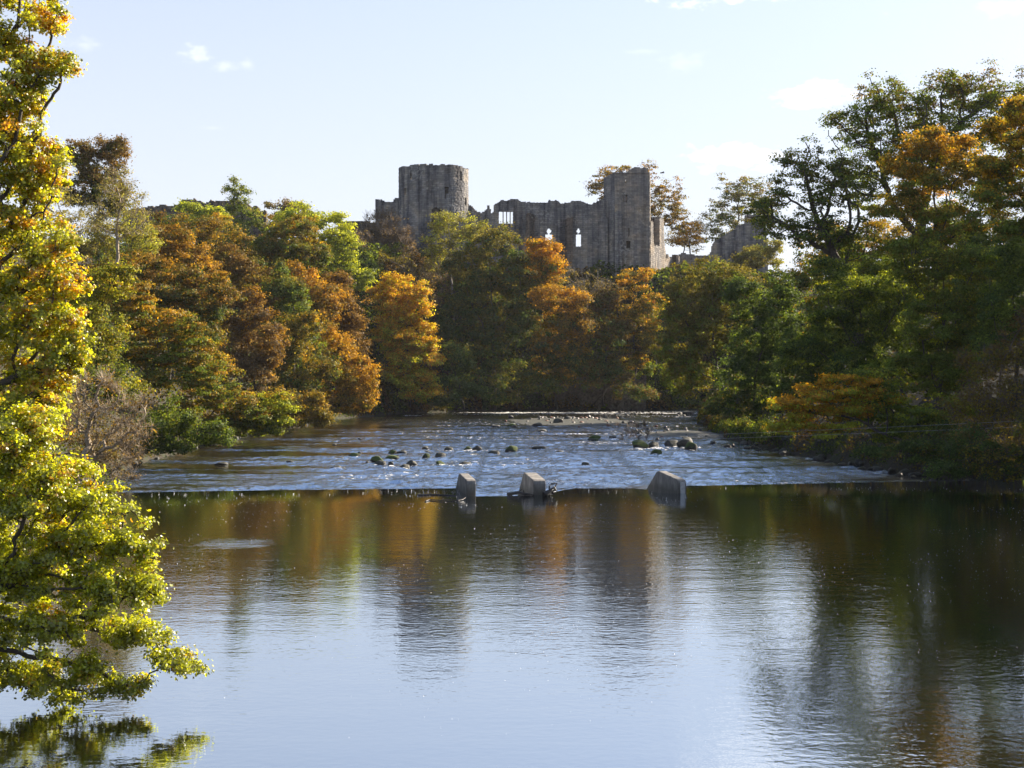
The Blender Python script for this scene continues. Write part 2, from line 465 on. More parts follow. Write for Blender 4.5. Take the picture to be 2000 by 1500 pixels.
# crest of the weir, as seen: (px, py)
CR = [(-400, 975), (120, 965), (240, 962), (560, 957), (896, 953.5), (905, 955), (912, 968), (932, 969.5), (985, 969), (1040, 967.5), (1075, 963), (1100, 957),
      (1125, 954), (1235, 953.5), (1262, 956), (1285, 963), (1325, 964), (1342, 949), (1500, 946), (1750, 941), (2000, 938), (2600, 936)]
crx, cry = zip(*[onwater(px, py) for px, py in CR])
crx = np.array(crx); cry = np.array(cry)
def crest(x): return np.interp(x, crx, cry)

# still pool above the weir
cx = np.unique(np.concatenate([np.arange(-34, 46, 0.4), crx[(crx > -34) & (crx < 46)]]))
rows = []
cyv = crest(cx)
for t in np.linspace(0, 1, 16): rows.append(np.stack([cx, -60 + (cyv + 60) * t, np.zeros_like(cx)], 1))
for dy, z in [(0.12, -0.012), (0.3, -0.06), (0.6, -0.2)]: rows.append(np.stack([cx, cyv + dy, np.full_like(cx, z)], 1))
V = np.concatenate(rows); nx, ny = len(cx), len(rows)
i = (np.arange(ny - 1)[:, None] * nx + np.arange(nx - 1)[None]).ravel()
tag(mesh_np('river_pool', V, np.stack([i, i + 1, i + 1 + nx, i + nx], 1), M_POOL, smooth=True), kind='structure')

RK = [  # px, py(waterline), w, h, kind, label
 (691, 893, 26, 7, 'm', 'flat mossy rock furthest left of the mid river rock row'),
 (736, 904, 29, 11, 'm', 'rounded mossy rock behind a lower dark rock left of the pointed rock'),
 (742, 908, 24, 7, 'd', 'low dark rock touching the front of the rounded mossy rock'),
 (766, 887, 19, 7, 'm', 'mossy rock joined on its right to a dark rock, left of centre'),
 (784, 887, 18, 7, 'd', 'dark rock joined to the right side of a mossy rock, left of centre'),
 (765, 897, 34, 6, 'm', 'long low mossy rock left of the square mossy boulder'),
 (832, 897, 18, 10, 'm', 'square sided mossy boulder in mid river above the pointed rock'),
 (859, 895, 23, 9, 'd', 'dark block shaped rock right of the square mossy boulder'),
 (829, 878, 12, 6, 'd', 'small dark rock farthest back of the mid river row left part'),
 (832, 884, 14, 4, 'd', 'thin low dark rock just behind the square mossy boulder'),
 (876, 881, 19, 7, 'd', 'dark rounded rock left of the dark peaked rock'),
 (914, 879, 17, 5, 'm', 'low green rock against the left foot of the dark peaked rock'),
 (932, 880, 18, 11, 'p', 'dark peaked rock in mid river left of the arched mossy rock'),
 (927, 889, 13, 3, 'd', 'tiny flat dark rock below the dark peaked rock'),
 (964, 887, 25, 6, 'd', 'low double humped dark rock left below the arched mossy rock'),
 (999, 882, 28, 10, 'm', 'arched mossy rock with dark hollow in mid river'),
 (859, 910, 21, 8, 'm', 'brown mossy rock right of the pointed triangular rock'),
 (803, 912, 20, 15, 'p', 'sharp triangular pointed rock nearest the weir'),
 (790, 916, 22, 8, 'd', 'dark low rock leaning on the left of the triangular pointed rock'),
 (762, 911, 13, 7, 'd', 'small dark rock left of the triangular pointed rock'),
 (655, 917, 20, 7, 'd', 'dark rounded rock lowest left in the rapids'),
 (668, 917, 11, 5, 'd', 'small rock joined to the right of the lowest left rock'),
 (717, 905, 7, 3, 'd', 'tiny dark rock left of the rounded mossy rock'),
 (702, 887, 8, 3, 'd', 'tiny dark rock behind the flat mossy rock'),
 (652, 870, 8, 3, 'd', 'tiny rock alone in the open rapids at left'),
 (702, 858, 6, 2.5, 'd', 'smallest lone rock far out in the rapids at left'),
 (908, 908, 26, 5, 'd', 'half sunken dark rock awash behind the left weir pier'),
 (660, 897, 20, 3, 'd', 'rock just breaking the water left of the flat mossy rock'),
 (430, 909, 24, 6, 'd', 'dark flat rock alone near the left bank'),
 (566, 904, 12, 5, 'd', 'small dark rock alone between left bank and rapids rocks'),
 (1162, 860, 28, 9, 'm', 'flat topped mossy rock left of the river shrub'),
 (1195, 858, 17, 5, 'd', 'low dark rock between flat topped mossy rock and the shrub'),
 (1057, 844, 18, 6, 'd', 'dark rock left in front of the shingle bar'),
 (1054, 877, 26, 7, 'd', 'dark low rock pair in the rapids right of the arched mossy rock'),
 (1093, 885, 18, 4, 'd', 'flat dark rock right of the low rock pair'),
 (1142, 910, 17, 5, 'd', 'low rounded rock alone behind the middle and right piers'),
 (1282, 889, 27, 10, 'm', 'bright mossy triangular rock nearest the right pier'),
 (1250, 876, 38, 15, 'm', 'large mossy boulder at the foot of the river shrub'),
 (1276, 875, 28, 12, 'd', 'brown boulder right of the shrub boulder'),
 (1313, 873, 34, 12, 'd', 'dark boulder left shoulder of the biggest rock group'),
 (1336, 874, 30, 22, 'd', 'biggest dark boulder on the right side of the river'),
 (1350, 879, 30, 14, 'm', 'bright mossy boulder in front of the biggest dark boulder'),
 (1109, 821, 18, 8, 'd', 'dark rounded rock at the back of the shingle bar'),
 (1089, 828, 22, 10, 'd', 'dark hump rock at the left of the shingle bar'),
 (1049, 833, 18, 8, 'd', 'dark rock at the left tip of the shingle bar'),
 (1345, 809, 20, 8, 'd', 'dark block rock by the far rapids at the right bank'),
 (1328, 810, 12, 5, 'd', 'reddish small rock left of the far dark block rock'),
 (1392, 868, 13, 5, 'd', 'small dark rock near the right bank foot'),
 (1386, 863, 12, 3, 'm', 'tiny brown rock near the right bank behind the small dark one'),
 (968, 834, 16, 5, 'd', 'dark rock at the far left end of the shingle bar'),
 (1000, 833, 20, 5, 'm', 'brownish rock near the left end of the shingle bar'),
]

# broken water below the weir
cols = np.arange(-40, 48, 0.24)
ty = np.concatenate([np.arange(0, 50, 0.22), np.arange(50, 120, 0.45), np.arange(120, 215, 0.9)])
gx = np.repeat(cols[None], len(ty), 0)
base = crest(cols)[None] + 0.5
gy = base + ty[:, None]
drop = np.clip(ty / 2.6, 0, 1)[:, None]
wv = fbm(gx / 1.0, gy / 0.9, 4) * 0.5 + fbm(gx / 5 + 40, gy / 3.2, 2) * 0.25
amp = np.clip(ty / 3, 0.25, 1)[:, None] * (0.55 + 0.9 * np.clip(fbm(gx / 14, gy / 10, 2) + 0.25, 0, 0.6))
gz = -0.16 + drop * (LOW + 0.16) + wv * amp
# foaminess
fo = 0.17 * np.exp(-ty / 9.0)[:, None] + 0.35 * (fbm(gx / 11 + 9, gy / 6 + 3, 3)) + 0.06
fo = fo + 0.20 * np.exp(-((gx - 2) / 5.5) ** 2) * np.exp(-ty / 7)[:, None]
farshore = np.interp(gx, *YF) - gy
fo = fo + 0.17 * np.exp(-((farshore - 13) / 12) ** 2) * (gx > -20)
fo = fo - 0.20 * (gx < -18) * (gy < 150) - 0.10 * np.clip((-gx - 5) / 20, 0, 1)
for (px_, py_, w_, h_, kd_, lb_) in RK:            # water breaking round each rock
    rx_, ry_ = onwater(px_, py_, LOW); rw = w_ / 2 * ry_ / F
    q2 = ((gx - rx_) / (rw * 1.3 + .15)) ** 2
    fo += 0.16 * np.exp(-q2) * np.exp(-((gy - ry_ + 0.1) / 0.8) ** 2)
    gz += 0.10 * np.exp(-q2) * np.exp(-((gy - ry_ + .3) / 0.6) ** 2)
calm = fbm(gx / 9 + 31, gy / 3.2 + 7, 3) * 3.0 - .02 + .85 * np.clip((-gx - 9) / 14, 0, 1) * (fbm(gx / 7, gy / 4, 2) * 2 + .75) - 0.9 * np.exp(-ty / 9.0)[:, None]
calm = calm + .5 * np.clip((gx - 22) / 8, 0, 1)
calm = np.clip(calm, 0, 1)
gz = LOW + (gz - LOW) * np.where(ty[:, None] > 2.6, 1 - .75 * calm, 1)
fo = fo - .16 * calm + .03 * (1 - calm)
V = np.stack([gx, gy, gz], -1).reshape(-1, 3)
sv = np.stack([fo, calm, fo * 0], -1).reshape(-1, 3)
nx, ny = len(cols), len(ty)
i = (np.arange(ny - 1)[:, None] * nx + np.arange(nx - 1)[None]).ravel()
tag(mesh_np('river_rapids', V, np.stack([i, i + 1, i + 1 + nx, i + nx], 1), M_RIFFLE, smooth=True, pt_vec=sv), kind='structure')

# ------------------------------------------------------------------ masonry
rngw = np.random.RandomState(3)
def lattice_wall(name, mapf, u0, u1, z0, z1, T, solid, mat, parent, cell=0.3, jit=0.05, inner=None):
    """mapf(u,z,w)->xyz ; solid(u,z)->bool at cell centres"""
    nu = max(1, int(round((u1 - u0) / cell))); nz_ = max(1, int(round((z1 - z0) / cell)))
    us = np.linspace(u0, u1, nu + 1); zs = np.linspace(z0, z1, nz_ + 1)
    uc = (us[1:] + us[:-1]) / 2; zc = (zs[1:] + zs[:-1]) / 2
    U, Zc = np.meshgrid(uc, zc)
    occ = solid(U, Zc)
    gu, gz_ = np.meshgrid(us, zs)
    ju = rngw.uniform(-jit, jit, gu.shape); jz = rngw.uniform(-jit, jit, gu.shape)
    jw = rngw.uniform(-jit * 1.6, jit * 1.6, gu.shape)
    ju[:, 0] = ju[:, -1] = 0
    fr = mapf(gu + ju, gz_ + jz, 0 + jw).reshape(-1, 3)
    bk = mapf(gu + ju, gz_ + jz, T + 0 * jw).reshape(-1, 3)
    V = np.concatenate([fr, bk]); N = len(fr)
    su = np.stack([gu, gz_, 0 * gu], -1).reshape(-1, 3)
    sb = np.stack([gu + T, gz_, 0 * gu], -1).reshape(-1, 3)
    suv = np.concatenate([su, sb])
    k = lambda r, c: r * (nu + 1) + c
    R, Cc = np.nonzero(occ)
    faces = [np.stack([k(R, Cc), k(R, Cc + 1), k(R + 1, Cc + 1), k(R + 1, Cc)], 1),
             np.stack([k(R, Cc) + N, k(R + 1, Cc) + N, k(R + 1, Cc + 1) + N, k(R, Cc + 1) + N], 1)]
    pad = np.pad(occ, 1)
    def nb(dr, dc): return ~pad[R + 1 + dr, Cc + 1 + dc]
    m = nb(1, 0); r, c = R[m] + 1, Cc[m]; faces.append(np.stack([k(r, c), k(r, c + 1), k(r, c + 1) + N, k(r, c) + N], 1))
    m = nb(-1, 0); r, c = R[m], Cc[m]; faces.append(np.stack([k(r, c), k(r, c) + N, k(r, c + 1) + N, k(r, c + 1)], 1))
    m = nb(0, -1); r, c = R[m], Cc[m]; faces.append(np.stack([k(r, c), k(r + 1, c), k(r + 1, c) + N, k(r, c) + N], 1))
    m = nb(0, 1); r, c = R[m], Cc[m] + 1; faces.append(np.stack([k(r, c), k(r, c) + N, k(r + 1, c) + N, k(r + 1, c)], 1))
    return mesh_np(name, V, np.concatenate(faces), mat, parent=parent, pt_vec=suv)

CY = 315.0
def flat_map(Y):
    return lambda u, z, w: np.stack([u, Y + w, z], -1)
def top_profile(pts, Y, rag=0.0):
    ux = np.array([X(p[0], Y) for p in pts]); zz = np.array([Z(p[1], Y) for p in pts])
    return lambda u: np.interp(u, ux, zz) + rag * (vnoise(u * 1.3, u * 0 + 3.7) - 0.5) * 2
def rect(px0, py0, px1, py1, Y):
    a, b, c, d = X(px0, Y), X(px1, Y), Z(py1, Y), Z(py0, Y)
    return lambda u, z: (u > a) & (u < b) & (z > c) & (z < d)
def lancet(pxc, w, py0, py1, Y):
    uc = X(pxc, Y); hw = w / 2 * Y / F; zt, zb = Z(py0, Y), Z(py1, Y)
    def f(u, z):
        a = np.abs(u - uc)
        body = (a < hw) & (z > zb) & (z < zt - 1.55)
        head = (a < hw * 0.8 * (zt - z) / 0.75) & (a < hw * 0.85 * (z - (zt - 1.6)) / 0.7) & (z < zt) & (z > zt - 1.5)
        return body | head
    return f

castle = empty('castle_ruin', (X(1050, CY), CY, 28))
tag(castle, 'ruined stone castle with round tower, roofless hall wall and square tower above the river', 'castle')
def cw(name, Y, px0, px1, prof, pybot, T, holes, mat=M_STONE, rag=0.25, parent=None, cell=0.3, jit=0.05):
    tp = top_profile(prof, Y, rag)
    zb = Z(pybot, Y)
    zmax = max(Z(p[1], Y) for p in prof) + rag + 0.3
    def solid(u, z):
        s = (z < tp(u))
        for h in holes: s &= ~h(u, z)
        return s
    par = castle if parent is None else parent
    o = lattice_wall(name, flat_map(Y), X(px0, Y), X(px1, Y), zb, zmax, T, solid, mat, par, cell, jit)
    if par: o.matrix_parent_inverse = par.matrix_world.inverted(); 
    return o
bpy.context.view_layer.update()

# round tower (a hollow drum)
RC = (X(847, CY), CY); RR = 68.0 * CY / F
def drum(u, z, w):
    a = u / RR
    r = RR - w
    bat = np.clip((34 - z) * 0.03, 0, 0.4)
    return np.stack([RC[0] + (r + bat) * np.sin(a), RC[1] - (r + bat) * np.cos(a), z + 0 * a], -1)
def pa(px):            # pixel column on the near side of the drum -> arc length
    s = (X(px, CY) - RC[0]) / RR
    return RR * math.asin(max(-1, min(1, s)))
def drum_solid(u, z):
    Yn = CY - RR * np.cos(u / RR)
    top = 53.25 + 0.28 * (vnoise(u * 1.3 + 50, u * 0) - 0.5) * 2
    top = np.where(np.abs(u) > math.pi * RR * 0.5, top - 0.9, top)
    s = z < top
    def hole(p0, p1, y0, y1):
        return (u > pa(p0)) & (u < pa(p1)) & (z < Z(y0, CY - RR * 0.8)) & (z > Z(y1, CY - RR * 0.8))
    s &= ~hole(803.6, 807.4, 337, 351)
    s &= ~hole(791.5, 796.5, 365, 380)
    s &= ~hole(871.8, 878.6, 366, 378)
    s &= ~hole(871.8, 873.5, 378, 390)
    s &= ~hole(901.2, 903.6, 331, 351)
    s &= ~hole(833, 849.5, 462, 471)
    s &= ~hole(909, 911.4, 383, 398)
    ua = (u - pa(856)) / (pa(864.5) - pa(856))
    zt = Z(405, CY - RR)
    s &= ~((np.abs(ua) < 1) & (z < zt - (1 - np.sqrt(np.clip(1 - ua ** 2, 0, 1))) * 0.95) & (z > Z(437, CY - RR)))
    # a roofless gap at the back lets daylight in
    s &= ~((u > math.pi * RR * 0.50) & (u < math.pi * RR * 0.62) & (z > 49.5))
    return s
rt = lattice_wall('round_tower', drum, -math.pi * RR, math.pi * RR, 22, 54.3, 2.2, drum_solid, M_STONE, castle, 0.3, 0.045)
rt.matrix_parent_inverse = castle.matrix_world.inverted()
rt['label'] = 'tall round drum tower with ragged top'

cw('curtain_wall', CY - 1, 733, 786, [(733, 393), (735, 390), (745, 390), (751, 395), (767, 394), (770, 388), (786, 386)], 560, 2.2, [], M_STONE)
cw('curtain_wall', CY - 0.5, 908, 964, [(908, 385), (915, 398), (922, 405), (931, 412), (941, 415), (951, 409), (951.8, 401), (957.2, 401), (958, 414), (963, 414), (964, 401)], 560, 1.8, [], M_STONE)
H = CY
hall = cw('hall_wall', H, 964, 1190,
   [(964, 401), (972, 396), (980, 391), (1011, 391), (1014, 394), (1029, 395), (1050, 395), (1069, 394), (1072, 391), (1092, 391), (1095, 395), (1132, 394),
    (1148, 396), (1156, 400), (1167, 392), (1190, 387)], 560, 1.3,
   [rect(975, 413, 1002.5, 437.5, H), lancet(1072, 12.5, 444, 474, H), lancet(1130, 9.5, 444, 480.5, H)], M_STONE, 0.3, cell=0.2)
hall['label'] = 'long roofless hall wall with two pointed windows and a barred window'
def flush(o):
    o.matrix_parent_inverse = castle.matrix_world.inverted()
for pxm in (982.6, 989.4, 996.4):
    flush(cw('mullion', H + 0.3, pxm - 1.0, pxm + 1.0, [(900, 412), (1100, 412)], 438, 0.35, [], M_STONE2, 0, cell=0.24, jit=0.01))
for (a, b, t) in ((1027, 1044, 416), (1104, 1119, 423), (1171, 1187, 424)):
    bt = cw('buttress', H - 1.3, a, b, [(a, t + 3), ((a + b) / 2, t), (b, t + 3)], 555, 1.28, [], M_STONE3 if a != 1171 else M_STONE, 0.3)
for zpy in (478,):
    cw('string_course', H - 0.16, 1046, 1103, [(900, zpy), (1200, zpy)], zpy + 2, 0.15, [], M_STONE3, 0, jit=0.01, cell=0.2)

# square tower: front face + canted left face + right return + back
q = H - 3.2
sq = [(1202, 336), (1226, 336), (1231, 331), (1236, 328.5), (1239, 327.5), (1264, 327.5), (1264.5, 334), (1268, 336), (1269, 337)]
st = cw('square_tower', q, 1200.5, 1269, sq, 558, 1.2,
   [rect(1220.3, 350, 1224.2, 363, q), rect(1216.8, 380, 1220.2, 395.5, q), rect(1221.4, 380, 1225, 395.5, q), rect(1228, 446, 1230.2, 461, q),
    rect(1224, 470, 1231, 485.5, q), rect(1260, 356, 1261.6, 361, q), rect(1261, 391, 1262.6, 396, q)], M_STONE2, 0.08, cell=0.24, jit=0.025)
st['label'] = 'square stair tower with stepped top and narrow slit windows'
def seg_wall(name, p0, p1, topz, zb, T, holes, mat, rag=0.1, cell=0.28, jit=0.04):
    (x0, y0), (x1, y1) = p0, p1
    L = math.hypot(x1 - x0, y1 - y0); ux, uy = (x1 - x0) / L, (y1 - y0) / L
    mp = lambda u, z, w: np.stack([x0 + ux * u - uy * w, y0 + uy * u + ux * w, z], -1)
    def solid(u, z):
        t = u / L
        s = z < np.interp(t, [a for a, _ in topz], [b for _, b in topz]) + rag * (vnoise(u * 1.4, u * 0 + 8) - .5) * 2
        for (a, b, c, d) in holes: s &= ~((t > a) & (t < b) & (z > c) & (z < d))
        return s
    zmax = max(b for _, b in topz) + rag + 0.3
    return lattice_wall(name, mp, 0, L, zb, zmax, T, solid, mat, None, cell, jit)
def adopt(o, par):
    o.parent = par; o.matrix_parent_inverse = par.matrix_world.inverted(); return o
xl, xf = X(1179, H + 1), X(1200.5, q)
adopt(seg_wall('tower_side', (xl, H + 0.6), (xf - 0.02, q), [(0, Z(347, H)), (0.9, Z(337, q)), (1, Z(336, q))], Z(556, q), 1.0, [], M_STONE), castle)
xr = X(1269, q)
adopt(seg_wall('tower_side', (xr + 0.02, q + 0.02), (xr + 0.9, q + 7.5), [(0, Z(337, q)), (1, Z(339, q))], Z(556, q), 1.0, [], M_STONE2), castle)
adopt(seg_wall('tower_side', (xl + 0.3, q + 7.8), (xr + 0.8, q + 7.8), [(0, Z(350, q)), (0.5, Z(347, q)), (1, Z(339, q))], Z(556, q), 1.0, [(0.78, 0.99, 46, 49)], M_STONE2), castle)
cw('buttress', q - 1.0, 1201, 1216, [(1201, 415), (1208, 410), (1213, 416), (1216, 421)], 555, 0.98, [], M_STONE, 0.35)
cw('parapet', q - 0.12, 1200.5, 1269, [(1200, 338), (1269, 338)], 339.8, 0.1, [], M_STONE3, 0, cell=0.2, jit=0.01)

# sunlit side range running away to the right
b0 = (X(1271, q + 1), q + 1.0)
b1 = (X(1313, H + 18), H + 18)
zz = lambda py: Z(py, H + 8)
adopt(seg_wall('side_wall', b0, b1, [(0, zz(440)), (0.12, zz(441)), (0.125, zz(482)), (0.4, zz(484)), (0.41, zz(426)), (0.60, zz(429)), (0.61, zz(470)), (0.7, zz(496)), (1, zz(497))], 24, 1.3,
      [], M_STONE2, 0.4), castle)
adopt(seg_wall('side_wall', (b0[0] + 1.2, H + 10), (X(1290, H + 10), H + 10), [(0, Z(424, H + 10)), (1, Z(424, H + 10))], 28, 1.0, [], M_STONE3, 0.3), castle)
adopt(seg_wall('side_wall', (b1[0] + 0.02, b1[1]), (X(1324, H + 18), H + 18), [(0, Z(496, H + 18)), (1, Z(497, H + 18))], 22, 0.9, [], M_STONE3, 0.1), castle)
adopt(seg_wall('side_wall', (X(1324, H + 18) + 0.02, H + 17.4), (X(1328, H + 21), H + 21), [(0, Z(498, H + 18)), (1, Z(500, H + 18))], 22, 0.5, [], M_STONE2, 0.1), castle)

# separate fragments
YG = 336.0
def frag(name, Y, px0, px1, prof, pb, T, label, mat=M_STONE, rag=0.3, holes=()):
    tp = top_profile(prof, Y, rag)
    zmax = max(Z(p[1], Y) for p in prof) + rag + 0.3
    def solid(u, z):
        s = z < tp(u)
        for h in holes: s &= ~h(u, z)
        return s
    o = lattice_wall(name, flat_map(Y), X(px0, Y), X(px1, Y), Z(pb, Y), zmax, T, solid, mat, None)
    return tag(o, label, 'ruined wall')
frag('ruined_wall', YG + 2, 1326, 1392, [(1326, 496), (1345, 496), (1370, 499), (1392, 497)], 590, 1.2, 'low brown stone wall linking the castle to the tall gable on its right', M_STONE2, 0.25)
frag('gable_wall', YG, 1388, 1500, [(1388, 500), (1391, 482), (1398, 470), (1410, 462), (1425, 454), (1438, 447), (1439, 441), (1456, 436), (1457, 420), (1484, 420), (1492, 430), (1500, 470)],
     590, 1.6, 'tall streaked gable wall with stepped sloping top right of the castle', M_STONE)
frag('ruined_wall', 318, 240, 520, [(240, 410), (300, 402), (340, 402), (345, 399), (352, 396), (356, 391), (375, 388), (386, 391), (400, 396), (408, 393), (428, 390), (445, 392), (470, 397), (500, 405), (520, 415)], 470, 1.4,
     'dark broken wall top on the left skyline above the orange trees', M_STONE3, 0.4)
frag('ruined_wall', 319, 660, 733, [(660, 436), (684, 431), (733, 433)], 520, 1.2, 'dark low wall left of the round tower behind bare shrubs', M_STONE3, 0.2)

# ------------------------------------------------------------------ trees
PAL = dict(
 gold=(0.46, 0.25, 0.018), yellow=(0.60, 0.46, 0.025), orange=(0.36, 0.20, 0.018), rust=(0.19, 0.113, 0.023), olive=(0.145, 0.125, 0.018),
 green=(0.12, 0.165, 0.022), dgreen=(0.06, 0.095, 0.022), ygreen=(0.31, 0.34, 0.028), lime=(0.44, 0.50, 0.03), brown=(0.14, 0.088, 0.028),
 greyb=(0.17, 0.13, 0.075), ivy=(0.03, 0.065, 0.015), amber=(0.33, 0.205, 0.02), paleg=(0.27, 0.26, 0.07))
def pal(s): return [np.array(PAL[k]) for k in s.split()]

def grow(att, start, step, rng, wig=0.12, first=None, maxit=400):
    """space colonisation. att (n,3); returns nodes, parents"""
    nodes = [np.array(start, float)]; par = [-1]
    if first is not None:
        fp = np.array(first, float); d = fp - nodes[0]; L = np.linalg.norm(d); k = max(2, int(L / step))
        side = rng.normal(size=3) * L * 0.04; side[2] = 0
        for i in range(1, k + 1):
            t = i / k
            nodes.append(nodes[0] + d * t + side * math.sin(t * math.pi)); par.append(len(nodes) - 2)
    N = np.array(nodes)
    alive = np.ones(len(att), bool)
    D = np.full(len(att), 1e9); I = np.zeros(len(att), int)
    def upd(newp, off):
        dd = ((att[:, None] - newp[None]) ** 2).sum(-1)
        j = dd.argmin(1); v = dd[np.arange(len(att)), j]
        b = v < D
        D[b] = v[b]; I[b] = j[b] + off
    upd(N, 0)
    kill = (step * 1.1) ** 2
    lastc = None
    tips = {}
    for it in range(maxit):
        k = alive & (D < kill); alive &= ~k
        if not alive.any(): break
        ids = np.nonzero(alive)[0]
        src = I[ids]
        dirs = att[ids] - N[src]; dirs /= np.linalg.norm(dirs, axis=1)[:, None] + 1e-9
        us, inv = np.unique(src, return_inverse=True)
        acc = np.zeros((len(us), 3)); np.add.at(acc, inv, dirs)
        acc /= np.linalg.norm(acc, axis=1)[:, None] + 1e-9
        acc += rng.normal(size=acc.shape) * wig
        acc /= np.linalg.norm(acc, axis=1)[:, None] + 1e-9
        newp = N[us] + acc * step
        # drop nodes that make no progress
        dd = ((newp[:, None] - N[None, -1500:]) ** 2).sum(-1).min(1)
        ok = dd > (step * 0.35) ** 2
        if not ok.any():
            # reach stragglers directly
            for i_ in ids[:1]:
                alive[i_] = False
            continue
        newp = newp[ok]; us = us[ok]
        off = len(N)
        N = np.concatenate([N, newp]); par += list(us)
        upd(newp, off)
        if len(N) > 9000: break
    return N, np.array(par)

def tubes(N, par, rtip, rmax, power=0.5, sides=5):
    n = len(N)
    tips = np.ones(n); 
    for i in range(n - 1, 0, -1):
        pass
    cnt = np.zeros(n); child = np.zeros(n, int)
    for i in range(n - 1, 0, -1):
        c = cnt[i] if cnt[i] > 0 else 1.0
        cnt[i] = c
        cnt[par[i]] += c
    cnt[0] = max(cnt[0], 1)
    r = np.minimum(rtip * cnt ** power, rmax)
    main = np.full(n, -1)
    best = np.zeros(n)
    for i in range(1, n):
        p = par[i]
        if cnt[i] > best[p]: best[p] = cnt[i]; main[p] = i
    i = np.arange(1, n); p = par[i]
    r1 = r[i]; r0 = np.where(main[p] == i, r[p], np.minimum(r[p], r1 * 1.25))
    # flare at the foot
    r0 = np.where(p == 0, r0 * 1.5, r0)
    d = N[i] - N[p]; d /= np.linalg.norm(d, axis=1)[:, None] + 1e-9
    nd = np.zeros((n, 3)); nd[i] = d; nd[0] = d[0] if len(d) else [0, 0, 1]
    mi = np.nonzero(main >= 0)[0]
    nd2 = nd.copy(); nd2[mi] += nd[main[mi]]; nd2 /= np.linalg.norm(nd2, axis=1)[:, None] + 1e-9
    def frame(dv):
        ref = np.tile(np.array([0.31, 0.87, 0.38]), (len(dv), 1))
        a = np.cross(dv, ref); a /= np.linalg.norm(a, axis=1)[:, None] + 1e-9
        b = np.cross(dv, a)
        return a, b
    d0 = np.where((main[p] == i)[:, None], nd2[p], d); d1 = nd2[i]
    a0, b0_ = frame(d0); a1, b1_ = frame(d1)
    th = np.arange(sides) / sides * 2 * math.pi
    c, s = np.cos(th), np.sin(th)
    R0 = N[p][:, None] + (a0[:, None] * c[None, :, None] + b0_[:, None] * s[None, :, None]) * r0[:, None, None]
    R1 = N[i][:, None] + (a1[:, None] * c[None, :, None] + b1_[:, None] * s[None, :, None]) * r1[:, None, None]
    V = np.concatenate([R0, R1], 1).reshape(-1, 3)
    m = len(i); o = (np.arange(m) * sides * 2)[:, None]
    k = np.arange(sides)[None]; k2 = (np.arange(sides) + 1)[None] % sides
    Fq = np.stack([o + k, o + k2, o + sides + k2, o + sides + k], -1).reshape(-1, 4)
    return V, Fq, r

def sticks(P, Q, r0, r1):
    """thin three-sided twigs from P to Q"""
    d = Q - P; d /= np.linalg.norm(d, axis=1)[:, None] + 1e-9
    a = np.cross(d, np.array([0.31, 0.87, 0.38])); a /= np.linalg.norm(a, axis=1)[:, None] + 1e-9
    b = np.cross(d, a)
    th = np.arange(3) / 3 * 2 * math.pi; c, s = np.cos(th), np.sin(th)
    rr = (a[:, None] * c[None, :, None] + b[:, None] * s[None, :, None])
    V = np.concatenate([P[:, None] + rr * r0, Q[:, None] + rr * r1], 1).reshape(-1, 3)
    o = (np.arange(len(P)) * 6)[:, None]; k = np.arange(3)[None]; k2 = (np.arange(3) + 1)[None] % 3
    return V, np.stack([o + k, o + k2, o + 3 + k2, o + 3 + k], -1).reshape(-1, 4)

QUAD = np.array([(-0.5, 0, 0), (0, -0.36, 0), (0.5, 0, 0), (0, 0.36, 0)])
_a = [(0, .5), (.10, .25), (.36, .36), (.26, .10), (.48, -.05), (.2, -.14), (.2, -.36), (0, -.26), (-.2, -.36), (-.2, -.14), (-.48, -.05), (-.26, .10), (-.36, .36), (-.10, .25)]
MAPLE = np.array([(x, y, -0.35 * abs(x)) for x, y in _a])
OAK = np.array([(x, y, -0.3 * abs(x)) for x, y in [(0, .5), (.22, .26), (.30, 0), (.2, -.28), (0, -.45), (-.2, -.28), (-.30, 0), (-.22, .26)]])

def leaves(cen, nrm, size, rng, shape=QUAD):
    n = len(cen)
    nrm = nrm / (np.linalg.norm(nrm, axis=1)[:, None] + 1e-9)
    t = rng.normal(size=(n, 3)); a = np.cross(nrm, t); a /= np.linalg.norm(a, axis=1)[:, None] + 1e-9
    b = np.cross(nrm, a)
    s = size[:, None, None]
    V = cen[:, None] + (a[:, None] * shape[None, :, 0:1] + b[:, None] * shape[None, :, 1:2] + nrm[:, None] * shape[None, :, 2:3]) * s
    k = len(shape)
    return V.reshape(-1, 3), np.arange(n * k).reshape(n, k)

